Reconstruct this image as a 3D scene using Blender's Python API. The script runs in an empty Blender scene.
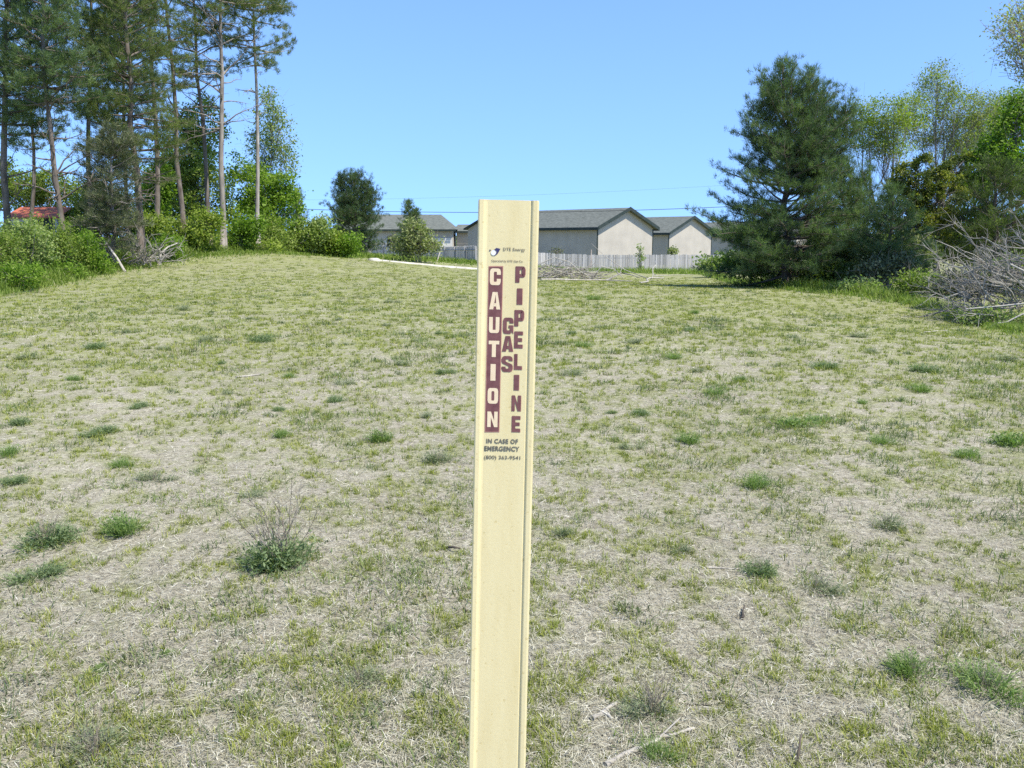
import bpy, math
import numpy as np
from mathutils import Vector, Matrix, noise as mnoise

# ------------------------------------------------------------------ camera, light
C = bpy.data.collections.new('field'); bpy.context.scene.collection.children.link(C)
sc = bpy.context.scene
FPX, CAMZ, PITCH = 880.0, 1.5, math.radians(9.29)
cam_d = bpy.data.cameras.new('camera'); cam = bpy.data.objects.new('camera', cam_d); C.objects.link(cam)
cam_d.lens = 36*FPX/1024; cam_d.clip_start = 0.05; cam_d.clip_end = 3000
cam.location = (0, 0, CAMZ); cam.rotation_euler = (math.pi/2-PITCH, 0, 0)
sc.camera = cam
SUN_EL, SUN_AZ = math.radians(57), math.radians(122)      # azimuth from +Y towards +X
sun_dir = Vector((math.sin(SUN_AZ)*math.cos(SUN_EL), math.cos(SUN_AZ)*math.cos(SUN_EL), math.sin(SUN_EL)))
w = bpy.data.worlds.new('World'); sc.world = w; w.use_nodes = True
nt = w.node_tree; nt.nodes.clear()
out = nt.nodes.new('ShaderNodeOutputWorld'); bg = nt.nodes.new('ShaderNodeBackground')
sky = nt.nodes.new('ShaderNodeTexSky'); sky.sky_type = 'NISHITA'; sky.sun_disc = False
sky.sun_elevation = SUN_EL; sky.sun_rotation = SUN_AZ; sky.altitude = 3000
sky.air_density = 1.0; sky.dust_density = 0.0; sky.ozone_density = 7.0
bg.inputs['Strength'].default_value = 0.137
_tc = nt.nodes.new('ShaderNodeTexCoord'); _mp = nt.nodes.new('ShaderNodeMapping'); _nm = nt.nodes.new('ShaderNodeVectorMath'); _nm.operation = 'NORMALIZE'
_mp.inputs['Location'].default_value = (0, 0, .140); _mp.inputs['Scale'].default_value = (1, 1, .50)
nt.links.new(_tc.outputs['Generated'], _mp.inputs[0]); nt.links.new(_mp.outputs[0], _nm.inputs[0]); nt.links.new(_nm.outputs[0], sky.inputs[0])
nt.links.new(sky.outputs[0], bg.inputs[0]); nt.links.new(bg.outputs[0], out.inputs[0])
sd = bpy.data.lights.new('sun', 'SUN'); sd.energy = 3.5; sd.angle = math.radians(0.5); sd.color = (1, 0.935, 0.80)
so = bpy.data.objects.new('sun', sd); C.objects.link(so)
so.rotation_euler = sun_dir.to_track_quat('Z', 'Y').to_euler(); so.location = (20, -10, 40)
vs = sc.view_settings; vs.view_transform = 'Standard'; vs.look = 'None'; vs.gamma = 1; vs.exposure = 1.1
vs.use_curve_mapping = False
try:
    sc.cycles.max_bounces = 6; sc.cycles.diffuse_bounces = 3; sc.cycles.transmission_bounces = 3
    sc.cycles.transparent_max_bounces = 6; sc.cycles.use_denoising = False
except Exception: pass

rs = np.random.RandomState(11)
cp, sp_ = math.cos(PITCH), math.sin(PITCH)
def ray(px, py):
    x = (px-512)/FPX; y = -(py-384)/FPX
    return np.array([x, cp+y*sp_, -sp_+y*cp])
def Wp(px, py, Y):
    d = ray(px, py); return np.array([0, 0, CAMZ]) + d*(Y/d[1])

# ------------------------------------------------------------------ terrain
ctrl = []
for px, py, Y in [(0,294,26),(60,282,32),(100,273,38),(150,262,44),(200,254,50),(225,251,52),(300,254,60),(340,257,62),
                  (400,263,63),(475,269,62),(540,279,50),(600,280,50),(660,283,46),(476,263,72),(378,256,105),(545,271,80),(700,272,81),
                  (790,288,33),(870,291,30),(930,310,22),(1000,330,18),(1080,330,20),(-100,300,26)]:
    ctrl.append(tuple(Wp(px, py, Y)))
for X, Y in [(0,0),(-8,2),(8,2),(-3,6),(3,6),(-8,10),(8,10),(0,14),(-20,-10),(20,-10),(0,-40),(-60,0),(60,0)]:
    ctrl.append((X, Y, 0.0))
for X, Y, Z in [(0,130,-1.9),(40,130,-1.9),(-60,110,1.0),(-70,60,1.2),(60,60,-1.0),(-100,200,0),(0,220,-2),(100,200,-2),(0,500,-2),(400,300,-2),(-400,300,-1)]:
    ctrl.append((X, Y, Z))
ctrl = np.array(ctrl); _c = 6.0
def _ker(r): return np.sqrt(r*r+_c*_c)
_A = _ker(np.linalg.norm(ctrl[:, None, :2]-ctrl[None, :, :2], axis=2))
_n = len(ctrl); _M = np.zeros((_n+1, _n+1)); _M[:_n, :_n] = _A - np.eye(_n)*0.6; _M[:_n, _n] = 1; _M[_n, :_n] = 1
_wt = np.linalg.solve(_M, np.append(ctrl[:, 2], 0))
def G(x, y):
    x = np.asarray(x, float); y = np.asarray(y, float); sh = x.shape
    x = x.ravel(); y = y.ravel(); z = np.full(x.shape, _wt[-1])
    for i in range(_n):
        z += _wt[i]*_ker(np.hypot(x-ctrl[i, 0], y-ctrl[i, 1]))
    r = np.hypot(x, y)
    z = np.where(r > 450, z*0-2 + (z+2)*np.exp(-(r-450)/200), z)
    return z.reshape(sh)
def g1(x, y): return float(G(np.array([x]), np.array([y]))[0])
def gp(px, Y):
    """ground point in the image column px at distance Y"""
    z = 0.0
    for _ in range(3):
        dep = Y*cp + (CAMZ-z)*sp_; X = (px-512)/FPX*dep; z = g1(X, Y)
    return np.array([X, Y, z])
def ground_hit(px, py):
    """where the line of sight through a pixel meets the ground"""
    d = ray(px, py); t = np.linspace(1.0, 110, 2200)
    p = np.array([0, 0, CAMZ])[None]+d[None]*t[:, None]
    k = np.argmax(p[:, 2] < G(p[:, 0], p[:, 1]))
    return p[k] if k > 0 else gp(px, 60)

# value noise fbm in numpy
_perm = rs.rand(256, 256)
def vnoise(x, y):
    xi = np.floor(x).astype(int); yi = np.floor(y).astype(int); fx = x-xi; fy = y-yi
    fx = fx*fx*(3-2*fx); fy = fy*fy*(3-2*fy)
    a = _perm[xi & 255, yi & 255]; b = _perm[(xi+1) & 255, yi & 255]; c = _perm[xi & 255, (yi+1) & 255]; d = _perm[(xi+1) & 255, (yi+1) & 255]
    return (a*(1-fx)+b*fx)*(1-fy)+(c*(1-fx)+d*fx)*fy
def fbm(x, y, o=4):
    s = 0; a = 0.5; t = 0
    for i in range(o):
        s = s+a*vnoise(x+17*i, y+31*i); t += a; a *= 0.5; x = x*2.03; y = y*2.03
    return s/t
def greenness(x, y):
    r = np.hypot(x, y)
    g = 0.26*fbm(x*0.45+5, y*0.45+9, 4) + 0.30*fbm(x*2.3, y*2.3+40, 3) + 0.62*fbm(x*7.5+3, y*7.5, 2) - 0.215
    far = np.clip((r-3)/20, 0, 1)
    g = np.clip((g-0.275)*2.0 + 0.45*far, 0, 1); return g*(1-.62*far)+.80*.62*far

# ------------------------------------------------------------------ materials
def newmat(name):
    m = bpy.data.materials.new(name); m.use_nodes = True
    return m, m.node_tree, m.node_tree.nodes['Principled BSDF']
def ramp(nt, stops):
    r = nt.nodes.new('ShaderNodeValToRGB'); e = r.color_ramp.elements
    while len(e) > 1: e.remove(e[-1])
    e[0].position = stops[0][0]; e[0].color = (*stops[0][1], 1)
    for p, c in stops[1:]:
        q = e.new(p); q.color = (*c, 1)
    return r
def leaf_mat(name, stops, trans=0.3, rough=0.55, tcol=(1.0, 1.25, 0.5)):
    m, nt, b = newmat(name)
    a = nt.nodes.new('ShaderNodeAttribute'); a.attribute_name = 'tint'
    r = ramp(nt, stops); nt.links.new(a.outputs['Fac'], r.inputs[0])
    nt.links.new(r.outputs[0], b.inputs['Base Color']); b.inputs['Roughness'].default_value = rough
    b.inputs['Specular IOR Level'].default_value = 0.25
    if trans > 0:
        t = nt.nodes.new('ShaderNodeBsdfTranslucent'); mx = nt.nodes.new('ShaderNodeMixShader'); mx.inputs[0].default_value = trans
        mul = nt.nodes.new('ShaderNodeMix'); mul.data_type = 'RGBA'; mul.blend_type = 'MULTIPLY'; mul.inputs[0].default_value = 1
        nt.links.new(r.outputs[0], mul.inputs[6]); mul.inputs[7].default_value = (*tcol, 1)
        nt.links.new(mul.outputs[2], t.inputs[0])
        o = nt.nodes['Material Output']
        nt.links.new(b.outputs[0], mx.inputs[1]); nt.links.new(t.outputs[0], mx.inputs[2]); nt.links.new(mx.outputs[0], o.inputs[0])
    return m
def noise_mat(name, c1, c2, scale=5, rough=0.8, bump=0.0, stretch=(1, 1, 1), detail=5, spec=0.3, c3=None):
    m, nt, b = newmat(name)
    tc = nt.nodes.new('ShaderNodeTexCoord'); mp = nt.nodes.new('ShaderNodeMapping'); mp.inputs['Scale'].default_value = stretch
    n = nt.nodes.new('ShaderNodeTexNoise'); n.inputs['Scale'].default_value = scale; n.inputs['Detail'].default_value = detail
    st = [(0.3, c1), (0.7, c2)] if c3 is None else [(0.28, c1), (0.55, c2), (0.75, c3)]
    r = ramp(nt, st)
    nt.links.new(tc.outputs['Object'], mp.inputs[0]); nt.links.new(mp.outputs[0], n.inputs['Vector']); nt.links.new(n.outputs['Fac'], r.inputs[0])
    nt.links.new(r.outputs[0], b.inputs['Base Color']); b.inputs['Roughness'].default_value = rough
    b.inputs['Specular IOR Level'].default_value = spec
    if bump:
        bp = nt.nodes.new('ShaderNodeBump'); bp.inputs['Strength'].default_value = bump; bp.inputs['Distance'].default_value = 0.02
        nt.links.new(n.outputs['Fac'], bp.inputs['Height']); nt.links.new(bp.outputs[0], b.inputs['Normal'])
    return m
M = {}
M['bark_pine'] = noise_mat('bark_pine', (.07,.055,.045), (.23,.195,.165), 6, 0.9, 0.6, (1,1,.25))
M['bark_grey'] = noise_mat('bark_grey', (.13,.11,.095), (.32,.29,.26), 6, 0.9, 0.6, (1,1,.25))
M['bark_pale'] = noise_mat('bark_pale', (.20,.18,.155), (.42,.38,.34), 6, 0.9, 0.6, (1,1,.25))
M['deadwood'] = noise_mat('deadwood', (.16,.14,.125), (.42,.39,.36), 3, 0.9, 0.4)
M['deadpale'] = noise_mat('deadpale', (.24,.22,.19), (.52,.49,.43), 7, 0.9, 0.4)
M['darktwig'] = noise_mat('darktwig', (.035,.03,.025), (.11,.09,.07), 9, 0.9, 0.3)
M['pine'] = leaf_mat('pine_needles', [(0,(.055,.085,.030)),(.45,(.135,.172,.062)),(1,(.25,.285,.105))], 0.45)
M['pine_blue'] = leaf_mat('blue_pine_needles', [(0,(.040,.070,.036)),(.45,(.105,.158,.070)),(1,(.22,.285,.12))], 0.42)
M['pine_brown'] = leaf_mat('dark_dry_needles', [(0,(.045,.060,.028)),(.5,(.10,.122,.058)),(1,(.19,.20,.10))], 0.15)
M['leaf_bright'] = leaf_mat('bright_leaves', [(0,(.07,.14,.014)),(.5,(.15,.25,.025)),(1,(.27,.38,.055))], 0.45)
M['leaf_mid'] = leaf_mat('mid_leaves', [(0,(.085,.13,.022)),(.5,(.195,.26,.05)),(1,(.33,.40,.11))], 0.48)
M['leaf_pale'] = leaf_mat('pale_leaves', [(0,(.12,.17,.055)),(.5,(.24,.31,.09)),(1,(.38,.45,.18))], 0.4)
M['leaf_willow'] = leaf_mat('willow_leaves', [(0,(.16,.19,.07)),(.5,(.26,.29,.12)),(1,(.38,.41,.20))], 0.4)
M['leaf_young'] = leaf_mat('young_leaves', [(0,(.14,.20,.03)),(.5,(.24,.31,.05)),(1,(.36,.42,.09))], 0.45)
M['leaf_airy'] = leaf_mat('airy_leaves', [(0,(.18,.23,.055)),(.5,(.29,.34,.085)),(1,(.40,.45,.14))], 0.45)
M['leaf_blossom'] = leaf_mat('blossom_leaves', [(0,(.20,.24,.07)),(.5,(.36,.39,.13)),(1,(.54,.54,.28))], 0.45)
M['cedar'] = leaf_mat('cedar_sprays', [(0,(.04,.068,.015)),(.45,(.11,.14,.025)),(1,(.32,.33,.05))], 0.35)
M['weed'] = leaf_mat('weed_leaves', [(0,(.10,.145,.065)),(.5,(.18,.24,.11)),(1,(.29,.35,.18))], 0.35)
M['weed_bright'] = leaf_mat('fresh_weed_leaves', [(0,(.105,.165,.045)),(.5,(.185,.265,.08)),(1,(.29,.37,.14))], 0.4)
M['weed_pale'] = leaf_mat('dusty_weed_leaves', [(0,(.13,.16,.085)),(.5,(.20,.235,.125)),(1,(.30,.33,.19))], 0.2)
M['weed_mix'] = leaf_mat('mixed_weed_leaves', [(0,(.10,.13,.06)),(.35,(.15,.19,.085)),(.6,(.16,.22,.055)),(.85,(.23,.25,.10)),(1,(.27,.22,.15))], 0.3)
M['stems'] = leaf_mat('dry_stems', [(0,(.14,.11,.085)),(.5,(.26,.22,.17)),(1,(.42,.37,.29))], 0.1)
M['straw'] = leaf_mat('straw', [(0,(.08,.07,.05)),(.2,(.245,.225,.155)),(.5,(.41,.39,.29)),(.8,(.55,.53,.42)),(.97,(.66,.65,.56)),(1,(.76,.75,.67))], 0.12, 0.6, (1,1,.9))
M['turf'] = leaf_mat('turf_blades', [(0,(.13,.165,.025)),(.35,(.215,.25,.04)),(.7,(.31,.33,.065)),(1,(.42,.41,.16))], 0.3)
M['tallgrass'] = leaf_mat('tall_grass', [(0,(.09,.15,.025)),(.5,(.18,.25,.045)),(.85,(.28,.34,.09)),(1,(.42,.40,.23))], 0.4)

# ------------------------------------------------------------------ mesh builder
class MB:
    def __init__(s): s.V = []; s.F = []; s.T = []; s.n = 0; s.tubes = {}; s.U = []
    def add(s, V, F, tint=None):
        """V (n,3); F (m,k) int; tint scalar / (m,)"""
        V = np.asarray(V, float).reshape(-1, 3); F = np.asarray(F, int)
        t = np.full(len(F), 0.5) if tint is None else np.broadcast_to(np.asarray(tint, float), (len(F),))
        s.V.append(V); s.F.append(F+s.n); s.T.append(t); s.n += len(V)
    def box(s, c, d, R=None, tint=None):
        c = np.asarray(c, float); h = np.asarray(d, float)/2
        v = np.array([[x, y, z] for x in (-1, 1) for y in (-1, 1) for z in (-1, 1)], float)*h
        if R is not None: v = v @ np.asarray(R).T
        s.add(v+c, [[0,1,3,2],[4,6,7,5],[0,4,5,1],[2,3,7,6],[0,2,6,4],[1,5,7,3]], tint)
    def tube(s, P, R, sides=5, tint=0.5):
        P = np.asarray(P, float); R = np.asarray(R, float)
        if R.ndim == 0: R = np.full(len(P), float(R))
        s.tubes.setdefault((len(P), sides), []).append((P, R, tint))
    def flush(s):
        for (k, sides), L in s.tubes.items():
            P = np.array([l[0] for l in L]); R = np.array([l[1] for l in L]); T = np.array([l[2] for l in L])
            N = len(P); d = np.gradient(P, axis=1); d /= np.linalg.norm(d, axis=2, keepdims=True)+1e-9
            ref = np.where(np.abs(d[:, :1, 2:3]) > 0.85, np.array([1., 0, 0]), np.array([0, 0, 1.]))
            ref = np.broadcast_to(ref, d.shape)
            a = np.cross(d, ref); a /= np.linalg.norm(a, axis=2, keepdims=True)+1e-9; b = np.cross(d, a)
            th = np.arange(sides)*2*math.pi/sides
            V = P[:, :, None]+R[:, :, None, None]*(a[:, :, None]*np.cos(th)[None, None, :, None]+b[:, :, None]*np.sin(th)[None, None, :, None])
            i = np.arange(k-1)[:, None]*sides; j = np.arange(sides)[None]; jn = (j+1) % sides
            f = np.stack([i+j, i+jn, i+sides+jn, i+sides+j], -1).reshape(-1, 4)
            F = (f[None]+(np.arange(N)*k*sides)[:, None, None]).reshape(-1, 4)
            s.add(V.reshape(-1, 3), F, np.repeat(T, len(f)))
            caps = np.arange(N)[:, None]*k*sides+np.arange(sides)[None]
            for off in (0, (k-1)*sides):
                s.F.append(caps+off+s.n-len(V.reshape(-1, 3))); s.T.append(T)
        s.tubes = {}
    def build(s, name, mat, parent=None, smooth=False):
        s.flush()
        me = bpy.data.meshes.new(name)
        if s.V:
            V = np.concatenate(s.V); me.vertices.add(len(V)); me.vertices.foreach_set('co', V.astype(np.float32).ravel())
            loops = np.concatenate([f.ravel() for f in s.F]); tot = np.concatenate([np.full(len(f), f.shape[1]) for f in s.F])
            st = np.concatenate([[0], np.cumsum(tot)[:-1]])
            me.loops.add(len(loops)); me.loops.foreach_set('vertex_index', loops.astype(np.int32))
            me.polygons.add(len(tot)); me.polygons.foreach_set('loop_start', st.astype(np.int32))
            try: me.polygons.foreach_set('loop_total', tot.astype(np.int32))
            except Exception: pass
            me.polygons.foreach_set('use_smooth', np.full(len(tot), bool(smooth)))
            me.update(calc_edges=True)
            at = me.attributes.new('tint', 'FLOAT', 'FACE'); at.data.foreach_set('value', np.concatenate(s.T).astype(np.float32))
        ms = mat if isinstance(mat, (list, tuple)) else [mat]
        for m in ms: me.materials.append(m)
        o = bpy.data.objects.new(name, me); C.objects.link(o)
        if parent is not None: o.parent = parent
        return o
def tag(o, label=None, cat=None, group=None, kind=None):
    if label: o['label'] = label
    if cat: o['category'] = cat
    if group: o['group'] = group
    if kind: o['kind'] = kind
    return o
def thing(name, label, cat, loc, group=None):
    o = bpy.data.objects.new(name, None); C.objects.link(o); o.location = tuple(loc); o.empty_display_size = 0.2
    return tag(o, label, cat, group)
def unit(v): v = np.asarray(v, float); return v/(np.linalg.norm(v, axis=-1, keepdims=True)+1e-9)

def leaves(mb, P, n_each, spread, size, tint_c=None, tspread=.25, aspect=1.7, up=0.35, squash=0.8):
    """leaf faces in loose clusters about the points P"""
    P = np.asarray(P); N = len(P)*n_each
    if N == 0: return
    base = np.repeat(P, n_each, 0)
    off = rs.normal(size=(N, 3))*spread*0.55; off[:, 2] *= squash
    c = base+off
    a = unit(rs.normal(size=(N, 3))); nrm = unit(rs.normal(size=(N, 3))+np.array([0, 0, up*2])); b = unit(np.cross(nrm, a)); a = np.cross(b, nrm)
    sz = size*rs.uniform(.6, 1.3, (N, 1))
    v = np.stack([c-a*sz*aspect/2, c+b*sz/2, c+a*sz*aspect/2, c-b*sz/2], 1).reshape(-1, 3)
    ct = rs.uniform(.25, .75, len(P)) if tint_c is None else tint_c
    t = np.clip(np.repeat(ct, n_each)+rs.normal(size=N)*tspread, 0, 1)
    mb.add(v, np.arange(N*4).reshape(-1, 4), t)
def needles(mb, P, D, n_each, L, wdt, tint_c, spread=0.75, tspread=.15):
    P = np.asarray(P); D = unit(np.asarray(D)); N = len(P)*n_each
    if N == 0: return
    p = np.repeat(P, n_each, 0)+rs.normal(size=(N, 3))*L*0.22
    d = unit(np.repeat(D, n_each, 0)+rs.normal(size=(N, 3))*spread*0.6)
    s_ = unit(np.cross(d, rs.normal(size=(N, 3)))); ll = L*rs.uniform(.6, 1.25, (N, 1)); w_ = wdt*rs.uniform(.7, 1.3, (N, 1))
    v = np.stack([p-s_*w_/2, p+s_*w_/2, p+d*ll], 1).reshape(-1, 3)
    t = np.clip(np.repeat(tint_c, n_each)+rs.normal(size=N)*tspread, 0, 1)
    mb.add(v, np.arange(N*3).reshape(-1, 3), t)
def curve(p, d, L, k, wob=0.12, up=0.0):
    p = np.array(p, float); d = unit(np.array(d, float)); pts = [p.copy()]
    for i in range(k-1):
        d = unit(d+rs.normal(size=3)*wob+np.array([0, 0, up])); p = p+d*L/(k-1); pts.append(p.copy())
    return np.array(pts)
def along(P, t):
    t = np.clip(t, 0, 1)*(len(P)-1); i = min(int(t), len(P)-2); f = t-i
    return P[i]*(1-f)+P[i+1]*f, unit(P[i+1]-P[i])

# ------------------------------------------------------------------ ground
def ground():
    th_f = np.radians(np.arange(-50, 50.01, 0.5)); th_b = np.radians(np.arange(56, 309.9, 6)); th = np.concatenate([th_f, th_b])
    r = [0.6]
    while r[-1] < 1200: r.append(r[-1]*1.022 + 0.01)
    r = np.array(r); T, R = np.meshgrid(th, r); X = R*np.sin(T); Y = R*np.cos(T)
    Z = G(X, Y)+ (fbm(X*.8, Y*.8, 4)-.5)*0.05*np.clip(R/4, .3, 1.5) + (fbm(X*5+9, Y*5, 3)-.5)*0.016
    nr, nc = X.shape
    V = np.stack([X, Y, Z], -1).reshape(-1, 3)
    i = np.arange(nr-1)[:, None]*nc; j = np.arange(nc)[None]; jn = (j+1) % nc
    F = np.stack([i+j, i+nc+j, i+nc+jn, i+jn], -1).reshape(-1, 4)
    mb = MB(); c = np.array([[0, 0, g1(0, 0)]]); nV = len(V)
    mb.add(np.vstack([V, c]), F); fan = np.stack([np.arange(nc), (np.arange(nc)+1) % nc, np.full(nc, nV)], 1)
    mb.F.append(fan); mb.T.append(np.full(nc, .5))
    m, nt, b = newmat('dry_field_soil')
    at = nt.nodes.new('ShaderNodeAttribute'); at.attribute_name = 'green'
    geo = nt.nodes.new('ShaderNodeNewGeometry')
    def noise(sc_, det=6, rough=.6):
        n = nt.nodes.new('ShaderNodeTexNoise'); n.inputs['Scale'].default_value = sc_; n.inputs['Detail'].default_value = det; n.inputs['Roughness'].default_value = rough
        nt.links.new(geo.outputs['Position'], n.inputs['Vector']); return n
    n1 = noise(28, 6, .75); n2 = noise(1.3, 5); n3 = noise(5, 6, .7); n4 = noise(0.45, 6, .7)
    soil = ramp(nt, [(.28,(.15,.135,.105)),(.45,(.31,.29,.23)),(.58,(.43,.41,.335)),(.75,(.56,.54,.46))]); nt.links.new(n1.outputs['Fac'], soil.inputs[0])
    grn = ramp(nt, [(.3,(.12,.145,.045)),(.5,(.205,.235,.075)),(.7,(.29,.31,.125))]); nt.links.new(n1.outputs['Fac'], grn.inputs[0])
    ad = nt.nodes.new('ShaderNodeMath'); ad.operation = 'MULTIPLY_ADD'; ad.inputs[1].default_value = 2.2; nt.links.new(n3.outputs['Fac'], ad.inputs[0]); ad.inputs[2].default_value = -1.15
    sm = nt.nodes.new('ShaderNodeMath'); sm.operation = 'ADD'; sm.use_clamp = True; nt.links.new(at.outputs['Fac'], sm.inputs[0]); nt.links.new(ad.outputs[0], sm.inputs[1])
    mx = nt.nodes.new('ShaderNodeMix'); mx.data_type = 'RGBA'
    nt.links.new(sm.outputs[0], mx.inputs[0]); nt.links.new(soil.outputs[0], mx.inputs[6]); nt.links.new(grn.outputs[0], mx.inputs[7])
    tone = ramp(nt, [(.35,(.86,.84,.82)),(.65,(1.1,1.08,1.05))]); nt.links.new(n4.outputs['Fac'], tone.inputs[0])
    ml = nt.nodes.new('ShaderNodeMix'); ml.data_type = 'RGBA'; ml.blend_type = 'MULTIPLY'; ml.inputs[0].default_value = 1
    nt.links.new(mx.outputs[2], ml.inputs[6]); nt.links.new(tone.outputs[0], ml.inputs[7])
    nt.links.new(ml.outputs[2], b.inputs['Base Color']); b.inputs['Roughness'].default_value = 1; b.inputs['Specular IOR Level'].default_value = .05
    bp = nt.nodes.new('ShaderNodeBump'); bp.inputs['Strength'].default_value = .8; bp.inputs['Distance'].default_value = .03
    nt.links.new(n1.outputs['Fac'], bp.inputs['Height']); nt.links.new(bp.outputs[0], b.inputs['Normal'])
    o = mb.build('ground', m, smooth=True); tag(o, kind='structure')
    me = o.data; VV = np.vstack([V, c])
    a = me.attributes.new('green', 'FLOAT', 'POINT'); a.data.foreach_set('value', greenness(VV[:, 0], VV[:, 1]).astype(np.float32))
ground()
def ground_z(X, Y):
    R = np.hypot(X, Y)
    return G(X, Y)+(fbm(X*.8, Y*.8, 4)-.5)*0.05*np.clip(R/4, .3, 1.5)+(fbm(X*5+9, Y*5, 3)-.5)*0.016

def blades(mb, X, Y, L, Wd, elev, az, tint, z=None, curl=0.5):
    """narrow bent blades: root quad + tip triangle"""
    N = len(X); Z = ground_z(X, Y)-.003 if z is None else z
    p = np.stack([X, Y, Z], 1); ca, sa = np.cos(az), np.sin(az)
    d1 = np.stack([ca*np.cos(elev), sa*np.cos(elev), np.sin(elev)], 1)
    e2 = elev-curl*rs.uniform(0, 1, N)*np.maximum(elev, .1); d2 = np.stack([ca*np.cos(e2), sa*np.cos(e2), np.sin(e2)], 1)
    tw = rs.uniform(-.7, .7, N)
    s_ = np.stack([-sa*np.cos(tw), ca*np.cos(tw), np.sin(tw)], 1)*Wd[:, None]/2
    m_ = p+d1*L[:, None]*.5; t_ = m_+d2*L[:, None]*.5
    v = np.stack([p-s_, p+s_, m_+s_*.8, m_-s_*.8, t_], 1).reshape(-1, 3)
    b5 = np.arange(N)[:, None]*5
    mb.V.append(v); mb.F.append(b5+np.array([[0, 1, 2, 3]])+mb.n); mb.F.append(b5+np.array([[3, 2, 4]])+mb.n)
    mb.T.append(tint); mb.T.append(tint); mb.n += len(v)
def sample_field(N, rmin, rmax, power, half=53):
    """distances with density ~ r^-power per metre of distance"""
    u = rs.rand(N)
    if abs(power-1) < 1e-6: r = rmin*(rmax/rmin)**u
    else: q = 1-power; r = (rmin**q+u*(rmax**q-rmin**q))**(1/q)
    th = np.radians(rs.uniform(-half, half, N)); return r*np.sin(th), r*np.cos(th), r
def field_grass():
    mb = MB(); X, Y, r = sample_field(760000, 1.5, 45, 1.35); N = len(X)
    wfac = np.maximum(1, r/6.5)
    g = greenness(X, Y); keep = rs.rand(N) > g*.45+.15*np.clip((r-8)/15, 0, 1); X, Y, r, wfac = X[keep], Y[keep], r[keep], wfac[keep]; N = len(X)
    L = rs.uniform(.012, .050, N)*np.minimum(wfac, 2.2)**.7
    tint = np.clip(rs.normal(.5, .24, N), 0, 1)
    blades(mb, X, Y, L, rs.uniform(.0009, .0023, N)*wfac, np.abs(rs.normal(.10, .32, N)), rs.uniform(0, 6.283, N), tint, z=ground_z(X, Y)+rs.uniform(0, .008, N), curl=1.2)
    tag(mb.build('dry_grass', M['straw']), 'matted straw coloured dead grass covering the field', 'grass', kind='stuff')
    # green turf: small tufts
    mb = MB(); nt_ = 95000; X, Y, r = sample_field(nt_, 1.5, 60, 1.15)
    g = greenness(X, Y); keep = rs.rand(nt_) < g*.95+.03; X, Y, r = X[keep], Y[keep], r[keep]
    k = 18; big = rs.uniform(.5, 1.25, len(X)); X = np.repeat(X, k); Y = np.repeat(Y, k); r = np.repeat(r, k); big = np.repeat(big, k); N = len(X)
    wfac = np.maximum(1, r/6)
    X = X+rs.normal(size=N)*.010*wfac*big; Y = Y+rs.normal(size=N)*.012*wfac*big
    tint = np.clip(np.repeat(rs.normal(.45, .22, N//k), k)+rs.normal(0, .12, N), 0, 1)
    blades(mb, X, Y, rs.uniform(.018, .052, N)*big*np.minimum(wfac, 2.0)**.6, rs.uniform(.0018, .0038, N)*wfac, rs.uniform(.5, 1.45, N), rs.uniform(0, 6.283, N), tint)
    tag(mb.build('green_grass', M['turf']), 'short yellow-green grass sprouting through the dead grass', 'grass', kind='stuff')
field_grass()
def low_weeds():
    """patches of small broad weeds of every size, merging into the grass"""
    mb = MB(); n_ = 3200; cx, cy, r = sample_field(n_, 1.8, 60, .55)
    keep = rs.rand(n_) < .35+.65*(fbm(cx*.25+70, cy*.25, 3) > .5); cx, cy, r = cx[keep], cy[keep], r[keep]
    sz = .05+.16*rs.rand(len(cx))**3*(1+r/25); nb = (20+np.minimum(sz*700, 130)*np.clip(8/r, .35, 1)).astype(int)
    idx = np.repeat(np.arange(len(cx)), nb); N = len(idx); rr = r[idx]; wf = np.maximum(1, rr/6)
    el = 1+rs.rand(len(cx)); an = rs.uniform(0, 3.14, len(cx)); u = rs.normal(0, 1, N)*sz[idx]*el[idx]*.7; v = rs.normal(0, 1, N)*sz[idx]*.6
    X = cx[idx]+u*np.cos(an[idx])-v*np.sin(an[idx]); Y = cy[idx]+u*np.sin(an[idx])+v*np.cos(an[idx])
    tt = np.clip(rs.uniform(.1, .9, len(cx))[idx]+rs.normal(0, .15, N), 0, 1)
    blades(mb, X, Y, rs.uniform(.02, .055, N)*np.minimum(wf, 2)**.6*(1+sz[idx]*2), rs.uniform(.003, .006, N)*np.minimum(wf, 3)**.9, rs.uniform(.2, 1.4, N), rs.uniform(0, 6.283, N), tt)
    tag(mb.build('low_weeds', M['weed_mix']), 'small broad-leaved weeds merging in patches through the grass', 'weeds', kind='stuff')
low_weeds()

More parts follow.
